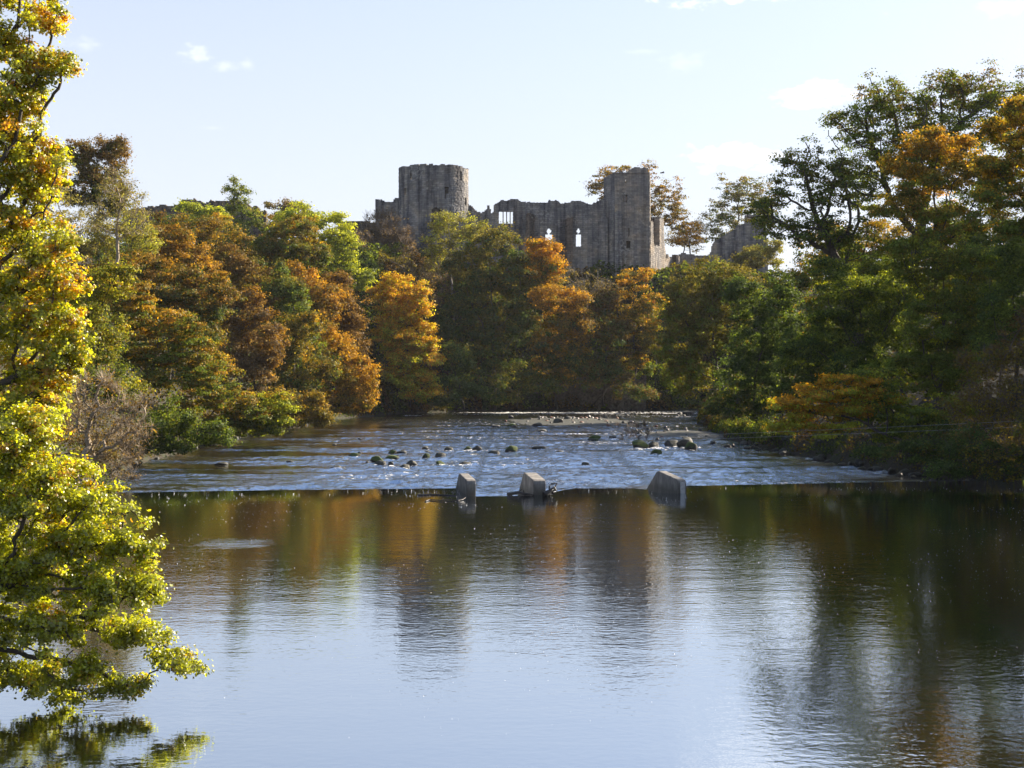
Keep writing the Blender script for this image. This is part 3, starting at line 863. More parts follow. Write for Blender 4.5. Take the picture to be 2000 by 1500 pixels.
SUNV = np.array(sdir)
TREES = []
def tree(name, label, Y, bpx, blobs, palette, n=55, rc=13, ls=4.2, cov=1.9, bark=None, rtip=None, fork=0.3, twigs=0, leaf=1.0, flat=0.75,
         mat=None, shape=QUAD, group=None, cat='tree', depth=1.0, seed=None, ivy=0, basez=None, shell=0.5, power=0.5, rmax=0.9, wig=0.12, baseY=None, topw=0.45, lean=None, stepk=0.85, up=0.5, rough=0.15, trtip=None):
    rng = np.random.RandomState((seed if seed is not None else (len(TREES) * 37 + 11)) % 100000)
    TREES.append(label)
    mpp = Y / F                     # metres per photo pixel at that distance
    cl = []; cb = []
    B = []
    grow_ = 1.05 if group == L and Y > 100 else 1.0
    for bl in blobs:
        px, py, r = bl[:3]
        ry = bl[3] if len(bl) > 3 else r
        dy = (bl[4] if len(bl) > 4 else rng.uniform(-0.35, 0.35) * r) * mpp
        B.append((np.array([X(px, Y), Y + dy, Z(py, Y)]), r * mpp * grow_, ry * mpp * grow_, max(r, ry) * 0.5 * mpp + 0.5 * r * mpp))
    if shell >= .3:
        for c, rx, rz, ryd in list(B):
            for q_i in range(3):
                d = rng.normal(size=3); d /= np.linalg.norm(d); d[1] = -abs(d[1]) * .7
                f_ = rng.uniform(.34, .5)
                B.append((c + d * np.array([rx, ryd * depth, rz]) * rng.uniform(.7, .92), rx * f_, rz * f_ * 1.05, ryd * f_))
    rcm = rc * mpp
    for bi, (c, rx, rz, ryd) in enumerate(B):
        k = int(cov * (rx * rz) / rcm ** 2 * (1.45 if shell >= .3 else 2.6)) + 3
        d = rng.normal(size=(k, 3)); d /= np.linalg.norm(d, axis=1)[:, None]
        rad = rng.uniform(shell ** 1.5, 1, k) ** (1 / 1.5)
        rad *= 1 + rough * rng.normal(size=k)
        P = c + d * rad[:, None] * np.array([rx - rcm * .4, ryd * depth, rz - rcm * .4])
        # keep what is not deep inside another blob
        keep = np.ones(k, bool)
        for bj, (c2, rx2, rz2, ry2) in enumerate(B):
            if bj != bi:
                q_ = (P - c2) / np.array([rx2, ry2 * depth, rz2])
                keep &= (np.linalg.norm(q_, axis=1) > 0.55)
        cl.append(P[keep]); cb.append(np.full(keep.sum(), bi))
    cl = np.concatenate(cl); cb = np.concatenate(cb)
    yb = baseY if baseY is not None else Y
    bx = X(bpx, yb)
    if basez is None:                      # roots stand on dry ground, never in the water
        for _ in range(60):
            if float(ground(bx, yb)) > (0.25 if yb < 85 else LOW + 0.5): break
            if yb > 240: yb += 0.6
            else: bx += 0.4 if bx > 0 else -0.4
    gz0 = float(ground(bx, yb)) - 0.3 if basez is None else basez
    hi = cl[:, 2] > (gz0 + 0.3 if Y > 60 else 0.12)
    cl = cl[hi]; cb = cb[hi]
    cen = cl.mean(0)
    f = np.array([bx, yb, gz0]); fk = f + (cen - f) * fork; fk[2] = gz0 + (cen[2] - gz0) * fork
    root = empty(name, tuple(f))
    tag(root, label, cat, group)
    step = rcm * stepk
    N, par = grow(cl, f, step, rng, wig, fk)
    tr_ = trtip if trtip is not None else max(0.016, 0.26 * mpp)
    V, Fq, r = tubes(N, par, tr_, rmax, power)
    bm = bark or M_BARK
    TV, TF = [V], [Fq]
    zmin, zmax = cl[:, 2].min(), cl[:, 2].max()
    # twigs
    if twigs:
        m = len(cl) * twigs
        ci = np.repeat(np.arange(len(cl)), twigs)
        bc = np.array([b[0] for b in B])[cb[ci]]
        outw = cl[ci] - bc; outw /= np.linalg.norm(outw, axis=1)[:, None] + 1e-9
        d = outw * 0.7 + rng.normal(size=(m, 3)) * 0.6 + np.array([0, 0, up]); d /= np.linalg.norm(d, axis=1)[:, None]
        near_ = np.array([((N - c_) ** 2).sum(1).argmin() for c_ in cl])
        P = N[near_[ci]]
        Q = cl[ci] * .6 + P * .4 + d * rcm * rng.uniform(0.6, 1.7, m)[:, None]
        rt_ = max(0.008, 0.13 * mpp) if rtip is None else rtip
        V, Fq = sticks(P, Q, rt_, rt_ * 0.5)
        TF.append(Fq + len(TV[0])); TV.append(V)
    o = mesh_np('trunk', np.concatenate(TV) - f, np.concatenate(TF), bm, parent=root, smooth=True)
    # leaves
    nl = int(n * leaf * 1.7)
    if nl > 0:
        ci = np.repeat(np.arange(len(cl)), nl)
        m = len(ci)
        crs = rcm * rng.uniform(0.75, 1.35, len(cl))
        d = rng.normal(size=(m, 3)); d /= np.linalg.norm(d, axis=1)[:, None]
        d[:, 2] = np.abs(d[:, 2]) * np.where(rng.rand(m) < 0.75, 1, -0.6)
        rad = np.minimum(np.abs(rng.normal(size=m)) * 0.55 + 0.35, 1.7)
        P = cl[ci] + d * (rad * crs[ci])[:, None] * np.array([1.05, 1.05, flat])
        bc = np.array([b[0] for b in B])[cb[ci]]
        br_ = np.array([b[1] for b in B])[cb[ci]]
        outw = (P - bc) / br_[:, None]
        nrm = outw * 0.6 + d * 0.5 + np.array([0, 0, 0.45]) + rng.normal(size=(m, 3)) * 0.55
        p = pal(palette) if isinstance(palette, str) else palette
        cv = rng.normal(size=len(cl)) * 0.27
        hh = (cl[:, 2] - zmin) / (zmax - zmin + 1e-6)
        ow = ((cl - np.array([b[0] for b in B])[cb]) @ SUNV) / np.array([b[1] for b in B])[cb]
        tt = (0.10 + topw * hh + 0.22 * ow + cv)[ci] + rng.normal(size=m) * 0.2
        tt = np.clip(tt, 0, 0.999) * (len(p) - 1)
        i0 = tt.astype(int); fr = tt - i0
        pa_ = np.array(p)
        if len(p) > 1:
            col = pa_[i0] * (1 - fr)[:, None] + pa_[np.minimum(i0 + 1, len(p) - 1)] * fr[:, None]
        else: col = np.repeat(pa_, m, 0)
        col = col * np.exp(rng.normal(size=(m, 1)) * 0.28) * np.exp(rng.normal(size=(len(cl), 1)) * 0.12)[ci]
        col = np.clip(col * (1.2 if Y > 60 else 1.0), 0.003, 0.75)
        sz = ls * mpp * rng.uniform(0.65, 1.3, m)
        P = P[:]; ok = P[:, 2] > np.maximum(ground(P[:, 0], P[:, 1]), -0.9) + 0.05
        V, Fq = leaves(P[ok], nrm[ok], sz[ok], rng, shape)
        mesh_np('crown', V - f, Fq, mat or M_LEAF, parent=root, face_col=col[ok])
    if ivy:
        # ivy wraps the lower stem nodes
        big = np.nonzero(r > tr_ * 2.2)[0]
        big = big[N[big, 2] < zmin + (zmax - zmin) * 0.7]
        ii = rng.choice(big, ivy)
        P = N[ii] + rng.normal(size=(ivy, 3)) * (r[ii][:, None] * 1.3 + rcm * 0.28)
        col = np.array(PAL['ivy']) * np.exp(rng.normal(size=(ivy, 1)) * 0.4)
        V, Fq = leaves(P, rng.normal(size=(ivy, 3)) + [0, -.3, .4], ls * mpp * rng.uniform(0.7, 1.2, ivy), rng)
        mesh_np('ivy', V - f, Fq, mat or M_LEAF, parent=root, face_col=col)
    return root

L = 'trees on the left bank'; R_ = 'trees on the right bank'; K = 'trees below and beside the castle'
# --- behind the castle
tree('sycamore_tree', 'wide open-branched russet sycamore standing behind the square tower', 338, 1262,
     [(1195, 345, 50, 32), (1175, 368, 36, 26), (1240, 345, 50, 32), (1290, 385, 56, 46), (1310, 415, 40, 40), (1260, 420, 60, 40), (1330, 440, 18, 18)],
     'olive brown rust amber', n=24, rc=8, ls=3.2, cov=1.0, flat=0.5, fork=0.35, bark=M_BARK, group=K, wig=.2, topw=.3, shell=0.2)
tree('sycamore_tree', 'small bright orange tree standing behind the low wall by the castle', 345, 1352,
     [(1345, 448, 32, 22), (1335, 468, 38, 16), (1360, 465, 22, 22)], 'amber orange orange', n=22, rc=8, ls=3.2, cov=1.0, flat=.4, group=K, shell=0.2)
tree('ash_tree', 'sparse thin tree against the sky between low wall and orange tree', 352, 1322,
     [(1320, 460, 28, 18), (1350, 470, 30, 24), (1370, 440, 20, 20)], 'olive greyb', n=22, rc=9, ls=3, cov=.9, twigs=4, group=K)
tree('beech_tree', 'tall grey green open tree on the skyline behind the gable wall', 355, 1452,
     [(1440, 375, 54, 40), (1415, 415, 42, 40), (1475, 400, 50, 50), (1400, 455, 30, 34), (1440, 450, 50, 40)],
     'dgreen olive greyb', n=22, rc=8, ls=3.2, cov=1.0, flat=.45, group=K, bark=M_GREYBARK, wig=.2, shell=0.2)
# --- left skyline and plateau
tree('ivy_clad_tree', 'tall ivy clad tree with brown top standing highest on the left skyline', 200, 196,
     [(200, 290, 52, 26), (232, 300, 26, 30), (195, 330, 55, 40), (150, 300, 26, 24), (170, 370, 42, 40), (210, 380, 44, 40)], 'dgreen olive brown brown', n=55, rc=11, ls=3.8, cov=1.7, group=L, ivy=5000, twigs=1, topw=.9, baseY=200)
tree('birch_tree', 'pale trunked half bare birch on the slope below the ivy clad tree', 172, 232,
     [(238, 380, 40, 46), (262, 430, 36, 46), (200, 430, 34, 40), (232, 350, 30, 20)], 'olive paleg greyb', n=12, rc=11, ls=3.6, cov=1.4, twigs=7, bark=M_PALEBARK, group=L, fork=.35, up=.9, trtip=.03)
tree('willow_tree', 'thin pale olive tree left of the birch behind the bright maple', 185, 130,
     [(110, 410, 40, 46), (150, 450, 44, 50), (190, 460, 40, 40)], 'olive paleg greyb', n=22, rc=11, ls=3.8, cov=1.6, twigs=5, bark=M_GREYBARK, group=L)
tree('willow_tree', 'yellow green leafed thin tree right behind the birch', 190, 268,
     [(262, 440, 34, 44), (285, 470, 26, 40), (235, 480, 36, 36)], 'paleg ygreen greyb', n=24, rc=11, ls=3.8, cov=1.6, twigs=4, bark=M_GREYBARK, group=L)
tree('hawthorn_shrub', 'yellow green bush in front of the broken skyline wall', 300, 385,
     [(372, 412, 24, 18), (400, 415, 22, 18), (425, 425, 22, 20)], 'green ygreen lime', n=34, rc=9, ls=3.6, cov=1.6, twigs=2, group=L, cat='shrub')
tree('hawthorn_shrub', 'small golden yellow bush below the right end of the skyline wall', 292, 430,
     [(422, 428, 14, 12), (440, 436, 14, 14)], 'ygreen gold gold', n=34, rc=8, ls=3.4, cov=1.6, group=L, cat='shrub')
tree('poplar_tree', 'slender airy green tree rising alone above the left skyline', 262, 468,
     [(455, 368, 20, 18), (478, 385, 18, 20), (452, 400, 16, 14), (470, 420, 26, 18), (500, 425, 18, 20), (470, 460, 28, 26), (490, 490, 26, 26)], 'dgreen green paleg', n=26, rc=8.5, ls=3.4, cov=1.2, twigs=2, ivy=900, group=L, topw=.6)
tree('oak_tree', 'small brownish tree poking above the round green maple on the skyline', 300, 555,
     [(545, 402, 30, 14), (580, 405, 20, 12), (560, 425, 40, 20)], 'olive greyb brown', n=30, rc=9, ls=3.4, cov=1.3, twigs=3, group=L)
tree('maple_tree', 'broad yellow green maple on the skyline left of the castle', 268, 640,
     [(590, 430, 54, 38), (640, 445, 46, 42), (680, 480, 32, 36), (660, 520, 40, 34), (560, 440, 34, 30), (705, 545, 26, 30)], 'green ygreen ygreen ygreen', n=55, rc=13, ls=4, cov=1.8, flat=.4, group=L)
tree('hornbeam_tree', 'dome shaped olive tree with smooth round top left of the green maple', 245, 565,
     [(563, 478, 60, 50), (600, 500, 40, 42), (530, 500, 36, 36)], 'green olive amber', n=70, rc=9, ls=3.6, cov=2.2, flat=.8, group=L, shell=.7)
tree('oak_tree', 'dark olive tree just under the left skyline wall', 235, 400,
     [(380, 445, 60, 26), (430, 465, 50, 34), (330, 440, 36, 24), (470, 510, 40, 36), (300, 480, 30, 40)], 'dgreen olive amber brown', n=50, rc=11, ls=3.8, cov=1.7, twigs=1, group=L)
tree('maple_tree', 'low bright yellow green tree between the skyline maple and the castle shrubs', 285, 715,
     [(715, 520, 30, 26), (735, 550, 30, 30), (700, 585, 34, 32)], 'dgreen green ygreen', n=50, rc=10, ls=3.8, cov=1.6, group=L)
# --- left slope, orange masses
tree('beech_tree', 'pointed orange brown tree rising in the middle of the left slope', 205, 340,
     [(338, 468, 42, 34), (380, 510, 50, 40), (310, 520, 50, 40)], 'olive rust orange amber', n=60, rc=11, ls=4, cov=1.9, group=L, topw=.5)
tree('beech_tree', 'broad russet tree below the pointed orange tree on the left slope', 178, 330,
     [(250, 530, 70, 40), (330, 560, 75, 50), (400, 590, 60, 50), (400, 640, 50, 44), (280, 590, 60, 40), (420, 560, 30, 40)], 'dgreen olive rust orange', n=65, rc=12, ls=4.2, cov=1.9, group=L)
tree('beech_tree', 'rust brown tree high on the left slope right of the pointed tree', 222, 480,
     [(440, 520, 50, 36), (490, 550, 56, 44), (540, 560, 44, 40)], 'olive brown rust brown', n=60, rc=11, ls=4, cov=1.9, group=L)
tree('beech_tree', 'orange brown tree in mid slope with a dark gap on its right', 190, 500,
     [(480, 610, 50, 50), (520, 660, 44, 54), (460, 670, 40, 50), (500, 730, 50, 44)], 'greyb brown rust orange', n=55, rc=11, ls=4.1, cov=1.7, twigs=2, group=L)
tree('oak_tree', 'dark green ivy covered tree squeezed between orange trees on left slope', 216, 565,
     [(545, 560, 30, 40), (575, 610, 34, 44), (600, 680, 36, 50)], 'dgreen green olive', n=60, rc=11, ls=4, cov=1.8, group=L)
tree('beech_tree', 'bright orange tree near the top of the left slope below the domed tree', 238, 610,
     [(585, 550, 44, 34), (630, 580, 44, 40), (625, 630, 36, 44)], 'olive rust orange gold', n=60, rc=11, ls=4, cov=1.8, group=L)
tree('beech_tree', 'dark rust red tree at the right edge of the left slope', 246, 672,
     [(650, 560, 40, 34), (675, 610, 44, 44), (670, 660, 46, 46), (640, 650, 40, 40)], 'brown rust rust rust', n=60, rc=11, ls=3.9, cov=1.9, twigs=1, group=L)
tree('hornbeam_tree', 'greyish olive round tree in the middle of the left wood', 200, 575,
     [(560, 660, 50, 46), (590, 720, 60, 60), (560, 770, 56, 46), (600, 640, 36, 30)], 'dgreen olive olive amber', n=55, rc=11, ls=4, cov=1.9, twigs=2, group=L)
tree('oak_tree', 'round orange gold tree leaning over the river at the left bank end', 226, 668,
     [(660, 690, 50, 44), (690, 740, 46, 50), (650, 760, 50, 46), (700, 780, 40, 32), (640, 800, 34, 22)], 'olive amber orange gold', n=60, rc=11, ls=4, cov=1.9, group=L)
tree('oak_tree', 'large olive gold tree with dark spreading limbs low on the left slope', 140, 270,
     [(240, 590, 60, 40), (300, 620, 60, 40), (270, 670, 60, 50), (350, 640, 50, 36), (380, 690, 56, 40), (330, 730, 60, 44), (400, 740, 50, 40)], 'green olive amber orange', n=65, rc=13, ls=4.4, cov=1.6, flat=.4, group=L, rmax=.6, wig=.16)
tree('oak_tree', 'orange tree with tiered branches reaching over water on left bank', 150, 390,
     [(420, 720, 50, 40), (460, 780, 50, 36), (400, 790, 56, 36), (500, 810, 44, 26), (440, 830, 50, 22)], 'green olive amber orange', n=60, rc=12, ls=4.3, cov=1.8, flat=.4, group=L)
tree('maple_tree', 'green yellow bush tree touching the water in the middle of the left bank', 152, 500,
     [(500, 820, 46, 30), (540, 826, 26, 22), (455, 835, 40, 26), (540, 790, 36, 26), (480, 845, 46, 16)], 'green ygreen ygreen amber', n=55, rc=11, ls=4.2, cov=1.9, flat=.5, group=L)
tree('hornbeam_tree', 'brown olive tree low over the left bank between gold and orange trees', 180, 570,
     [(560, 790, 50, 36), (610, 800, 40, 30), (580, 830, 50, 16)], 'olive olive amber brown', n=55, rc=11, ls=4, cov=1.9, twigs=2, group=L)
tree('hawthorn_shrub', 'dark green shrub hanging over the water below the large olive gold tree', 118, 350,
     [(340, 820, 50, 40), (390, 840, 44, 30), (300, 850, 36, 44), (350, 862, 50, 26), (420, 850, 40, 20)], 'dgreen green green olive', n=55, rc=13, ls=4.4, cov=1.8, group=L, cat='shrub')
tree('maple_tree', 'green and gold maple behind the bare willow on the left bank', 112, 180,
     [(200, 560, 50, 34), (170, 600, 50, 50), (210, 660, 50, 50), (180, 730, 56, 50), (250, 760, 40, 40), (230, 540, 40, 20)], 'green olive ygreen amber', n=50, rc=15, ls=4.8, cov=1.5, twigs=1, group=L)
tree('yellow_maple_tree', 'bright golden yellow tree standing alone at the bend below the castle', 258, 792,
     [(785, 565, 46, 32), (815, 600, 34, 34), (770, 610, 44, 38), (815, 655, 40, 34), (775, 670, 44, 40), (830, 710, 38, 36), (790, 725, 46, 40), (815, 758, 46, 26), (750, 575, 28, 26)],
     'ygreen gold gold yellow', n=65, rc=11, ls=4, cov=1.9, flat=.6, group=L, cat='tree', topw=.5)
# --- under the castle
tree('bare_ash_tree', 'bare brown twiggy tree in front of the low wall left of the tower', 300, 752,
     [(752, 440, 40, 34), (730, 480, 40, 40), (780, 490, 36, 50), (760, 530, 50, 40)], 'brown greyb', n=8, rc=9, ls=3, cov=3.2, twigs=14, rtip=.035, bark=M_TWIG, group=K, up=1.0)
tree('bare_ash_tree', 'grey bare tree below the round tower above the yellow tree', 288, 840,
     [(800, 540, 36, 40), (850, 560, 40, 46), (830, 620, 36, 50), (700, 470, 20, 24)], 'greyb brown olive', n=10, rc=10, ls=3.2, cov=1.8, twigs=8, bark=M_TWIG, group=K, up=.9)
tree('willow_tree', 'light yellow green feathery tree in front of the round tower foot', 292, 885,
     [(885, 435, 40, 26), (870, 470, 44, 34), (915, 450, 34, 30), (860, 510, 34, 30)], 'olive paleg ygreen paleg', n=30, rc=9, ls=3.2, cov=1.7, twigs=5, bark=M_GREYBARK, group=K)
tree('oak_tree', 'great dark green tree in the centre below the hall wall', 278, 965,
     [(965, 480, 66, 42), (920, 530, 50, 50), (1000, 540, 56, 50), (960, 600, 70, 60), (900, 620, 50, 60), (1020, 640, 50, 60), (950, 690, 66, 50)], 'dgreen dgreen olive olive', n=60, rc=12, ls=4, cov=1.8, group=K, topw=.7)
tree('lime_tree', 'gold topped tree against the hall wall under its first pointed window', 281, 1062,
     [(1058, 492, 34, 30), (1080, 520, 26, 28), (1040, 530, 30, 34), (1075, 560, 30, 30)], 'green olive gold gold', n=60, rc=10, ls=3.8, cov=1.9, group=K, topw=.9)
tree('beech_tree', 'orange brown tree below the hall wall right of the great dark tree', 272, 1092,
     [(1090, 590, 50, 40), (1125, 630, 42, 44), (1080, 660, 50, 44), (1110, 700, 46, 44), (1070, 730, 50, 30)], 'dgreen olive rust amber orange', n=60, rc=11, ls=4, cov=1.8, group=K, topw=.8)
tree('bare_ash_tree', 'grey twiggy shrubs along the foot of the hall wall', 296, 1130,
     [(1110, 545, 30, 24), (1150, 560, 34, 30), (1190, 570, 30, 26)], 'greyb olive', n=8, rc=9, ls=3.2, cov=1.8, twigs=9, bark=M_GREYBARK, group=K, up=1)
tree('hornbeam_tree', 'brown olive thin tree between the orange tree and the gold oak', 276, 1185,
     [(1180, 600, 30, 34), (1190, 650, 34, 40), (1185, 710, 34, 50)], 'dgreen olive brown brown', n=50, rc=10, ls=3.8, cov=1.7, twigs=3, group=K)
tree('oak_tree', 'open golden oak with dark trunk below the square tower', 280, 1240,
     [(1240, 545, 42, 24), (1215, 590, 30, 30), (1265, 590, 34, 34), (1235, 640, 40, 40), (1270, 660, 26, 44), (1230, 700, 34, 34)], 'olive olive gold gold', n=45, rc=10, ls=3.8, cov=1.4, group=K, flat=.5, wig=.2)
tree('hawthorn_shrub', 'golden green bushes under the side wall of the castle', 290, 1300,
     [(1290, 590, 26, 20), (1262, 620, 26, 30), (1250, 740, 34, 34)], 'green ygreen gold', n=40, rc=9, ls=3.6, cov=1.6, group=K, cat='shrub')
tree('hawthorn_shrub', 'dark green shrub at the waterside right of the yellow tree', 262, 900,
     [(890, 700, 30, 44), (900, 755, 44, 30), (935, 765, 26, 16), (870, 780, 40, 16)], 'dgreen dgreen green olive', n=50, rc=10, ls=3.8, cov=1.8, group=K, cat='shrub')
tree('hawthorn_shrub', 'dark olive shrub on the far bank under the centre trees', 272, 1010,
     [(1000, 740, 50, 34), (1050, 755, 46, 24), (980, 775, 40, 16)], 'dgreen olive dgreen', n=40, rc=10, ls=3.8, cov=1.7, twigs=2, group=K, cat='shrub')
tree('hawthorn_shrub', 'dark brown shrub over the cliff foot below the gold oak', 274, 1160,
     [(1150, 735, 44, 30), (1210, 750, 36, 26), (1255, 770, 30, 22)], 'dgreen brown olive', n=30, rc=10, ls=3.8, cov=1.6, twigs=4, group=K, cat='shrub')
tree('hawthorn_shrub', 'pale green bush in front of the gable wall', 300, 1488,
     [(1480, 500, 36, 26), (1510, 500, 30, 30), (1450, 520, 34, 24)], 'olive paleg green', n=40, rc=9, ls=3.6, cov=1.7, twigs=2, group=K, cat='shrub')
# --- right bank
tree('willow_tree', 'rounded olive green willow leaning over the far end of the right bank', 215, 1420,
     [(1390, 545, 66, 40), (1350, 600, 60, 50), (1330, 670, 54, 50), (1340, 735, 56, 44), (1400, 640, 60, 60), (1440, 560, 50, 40)], 'green olive olive olive', n=65, rc=10, ls=3.7, cov=2.0, flat=.8, group=R_, shell=.65)
tree('alder_tree', 'dark green alder with several stems at the waterside right of the willow', 158, 1470,
     [(1460, 590, 50, 50), (1480, 660, 56, 60), (1450, 740, 56, 50), (1500, 760, 50, 50), (1520, 620, 50, 70), (1430, 800, 40, 26)], 'dgreen dgreen dgreen green', n=60, rc=13, ls=4.4, cov=1.7, group=R_)
tree('bare_ash_tree', 'thin dark stemmed bush at the waterline below the alder', 156, 1440,
     [(1430, 800, 40, 36), (1480, 820, 40, 26), (1390, 790, 26, 24)], 'dgreen olive', n=10, rc=12, ls=4, cov=1.4, twigs=6, group=R_, up=.8)
tree('lime_tree', 'olive topped tree behind the leaning oak limbs on the right bank', 185, 1600,
     [(1540, 560, 50, 40), (1600, 500, 60, 50), (1660, 540, 60, 60), (1560, 620, 60, 60), (1620, 460, 36, 26)], 'dgreen green olive amber', n=50, rc=12, ls=4.2, cov=1.5, group=R_)
big = dict(n=80, rc=15, ls=4.3, flat=.6, group=R_, rmax=.55, wig=.2)
tree('oak_tree', 'leaning oak with long bare limbs reaching left against the sky', 122, 1742,
     [(1570, 320, 64, 50), (1610, 380, 70, 60), (1520, 380, 40, 34), (1500, 430, 60, 50), (1570, 450, 70, 50), (1650, 460, 70, 60), (1480, 400, 36, 22), (1640, 330, 40, 50)],
     'dgreen green olive olive', cov=1.0, fork=.55, trtip=.045, lean=1, shell=0.15, **dict(big, n=38, rc=13))
tree('ash_tree', 'tallest dark tree on the right with rounded crown against the sky', 128, 1765,
     [(1660, 240, 54, 44), (1720, 200, 64, 60), (1700, 280, 70, 60), (1790, 220, 80, 80), (1860, 180, 70, 60), (1930, 190, 76, 66), (1990, 210, 60, 80), (1880, 270, 90, 70), (1780, 320, 90, 70), (1680, 360, 60, 60)],
     'green green olive brown', cov=1.15, fork=.55, trtip=.04, shell=0.15, **dict(big, n=46, rc=14))
tree('beech_tree', 'orange brown topped tree in front of the tallest tree on the right', 108, 1830,
     [(1800, 280, 60, 28), (1850, 300, 60, 34), (1760, 330, 46, 30), (1820, 360, 70, 44), (1900, 350, 60, 50), (1760, 410, 60, 44), (1850, 440, 70, 50)], 'green olive olive amber gold', n=85, rc=15, ls=4.4, cov=1.8, flat=.6, group=R_, fork=.5, topw=.7)
tree('maple_tree', 'sunlit yellow and gold maple at the right edge of the view', 88, 2170,
     [(1980, 210, 36, 26), (1970, 260, 50, 40), (1990, 320, 56, 50), (1940, 330, 40, 36), (1960, 390, 50, 40), (2040, 250, 60, 60), (1975, 450, 40, 34), (2040, 380, 60, 60)], 'green olive gold yellow', n=85, rc=16, ls=4.8, cov=1.9, flat=.6, group=R_, fork=.5)
tree('lime_tree', 'broad green tree filling the right bank under the leaning oak', 112, 1680,
     [(1640, 560, 70, 50), (1700, 620, 80, 60), (1620, 650, 60, 60), (1760, 560, 70, 60), (1660, 720, 70, 50), (1740, 700, 70, 60), (1580, 690, 50, 50)], 'dgreen green green ygreen', n=85, rc=16, ls=4.5, cov=1.9, flat=.6, group=R_)
tree('lime_tree', 'dense green tree with yellow lit patches right of the broad green tree', 104, 1830,
     [(1800, 500, 70, 50), (1850, 560, 70, 60), (1900, 510, 60, 50), (1820, 640, 80, 60), (1900, 640, 70, 70), (1780, 720, 60, 50), (1850, 740, 70, 50)], 'green green olive ygreen', n=85, rc=16, ls=4.5, cov=1.9, flat=.6, group=R_)
tree('hazel_shrub', 'low spreading shrub with yellow orange leaves over the right bank water', 97, 1640,
     [(1560, 820, 46, 20), (1520, 840, 36, 14), (1600, 780, 56, 26), (1650, 750, 50, 26), (1660, 810, 50, 26), (1620, 842, 56, 14), (1700, 780, 50, 30), (1545, 790, 40, 24)], 'ygreen amber gold gold', n=75, rc=15, ls=5.4, cov=1.7, flat=.35, group=R_, cat='shrub')
tree('hazel_shrub', 'green shrub with hanging sprays over the bank right of the yellow shrub', 98, 1740,
     [(1720, 800, 56, 34), (1780, 820, 60, 30), (1840, 800, 60, 36), (1740, 850, 50, 18), (1700, 740, 50, 40)], 'green green ygreen olive', n=75, rc=15, ls=5.4, cov=1.7, flat=.4, group=R_, cat='shrub')
tree('bare_thorn_shrub', 'bare brown tangle of twigs on the slope at the right edge', 88, 1960,
     [(1900, 800, 60, 50), (1960, 760, 60, 60), (1980, 850, 50, 60), (1910, 720, 50, 50), (1990, 660, 50, 60)], 'olive brown', n=18, rc=16, ls=5, cov=1.7, twigs=11, bark=M_TWIG, group=R_, cat='shrub', up=.6)
tree('bare_thorn_shrub', 'dark bare twiggy shrub overhanging the pool at right', 80, 2020,
     [(1960, 900, 50, 40), (1900, 900, 30, 30), (2020, 860, 60, 80)], 'olive dgreen', n=16, rc=16, ls=5, cov=1.6, twigs=10, bark=M_BARK, group=R_, cat='shrub', up=.2)
tree('holly_tree', 'dark glossy green tree at far right below the gold maple', 92, 1985,
     [(1980, 520, 50, 50), (1960, 600, 50, 60), (2020, 650, 50, 90), (1940, 690, 40, 50)], 'dgreen green green', n=75, rc=16, ls=5.2, cov=1.7, group=R_)
tree('oak_tree', 'olive brown tree seen through the leaning oak limbs high on the right slope', 150, 1720,
     [(1700, 470, 80, 30), (1780, 480, 80, 44), (1640, 520, 70, 40), (1860, 470, 80, 60), (1720, 540, 90, 60)], 'dgreen olive amber brown', n=60, rc=13, ls=4.2, cov=1.7, group=R_)
tree('lime_tree', 'dark green tree deep in the wood at the right edge', 125, 1960,
     [(1900, 420, 70, 60), (1960, 480, 70, 70), (1880, 560, 80, 80), (1960, 620, 80, 80), (1900, 700, 80, 70)], 'dgreen dgreen green olive', n=70, rc=15, ls=4.4, cov=1.6, group=R_)
tree('alder_tree', 'shaded dark tree low on the right slope behind the yellow shrub', 128, 1620,
     [(1560, 720, 60, 60), (1630, 760, 60, 50), (1700, 790, 60, 40), (1540, 780, 40, 50)], 'dgreen dgreen green', n=65, rc=14, ls=4.4, cov=1.7, group=R_)
tree('hazel_shrub', 'dark low bush trailing to the waterline at the right end of the white water', 92, 1760,
     [(1720, 885, 60, 20), (1800, 880, 60, 36), (1860, 870, 50, 50)], 'dgreen dgreen olive', n=65, rc=15, ls=4.4, cov=1.7, twigs=2, group=R_, cat='shrub')
tree('hazel_shrub', 'shaded leafy bush at the water edge below the alder stems', 138, 1500,
     [(1480, 845, 40, 22), (1440, 835, 30, 20), (1540, 850, 40, 18)], 'dgreen green olive', n=55, rc=12, ls=4.2, cov=1.7, twigs=2, group=R_, cat='shrub')
tree('hazel_shrub', 'dark overhanging bush where the pool meets the right edge of view', 81, 2060,
     [(1850, 915, 50, 20), (1930, 925, 60, 20), (1990, 900, 60, 40), (1900, 870, 60, 40)], 'dgreen dgreen brown', n=55, rc=15, ls=4.6, cov=1.7, twigs=3, group=R_, cat='shrub')
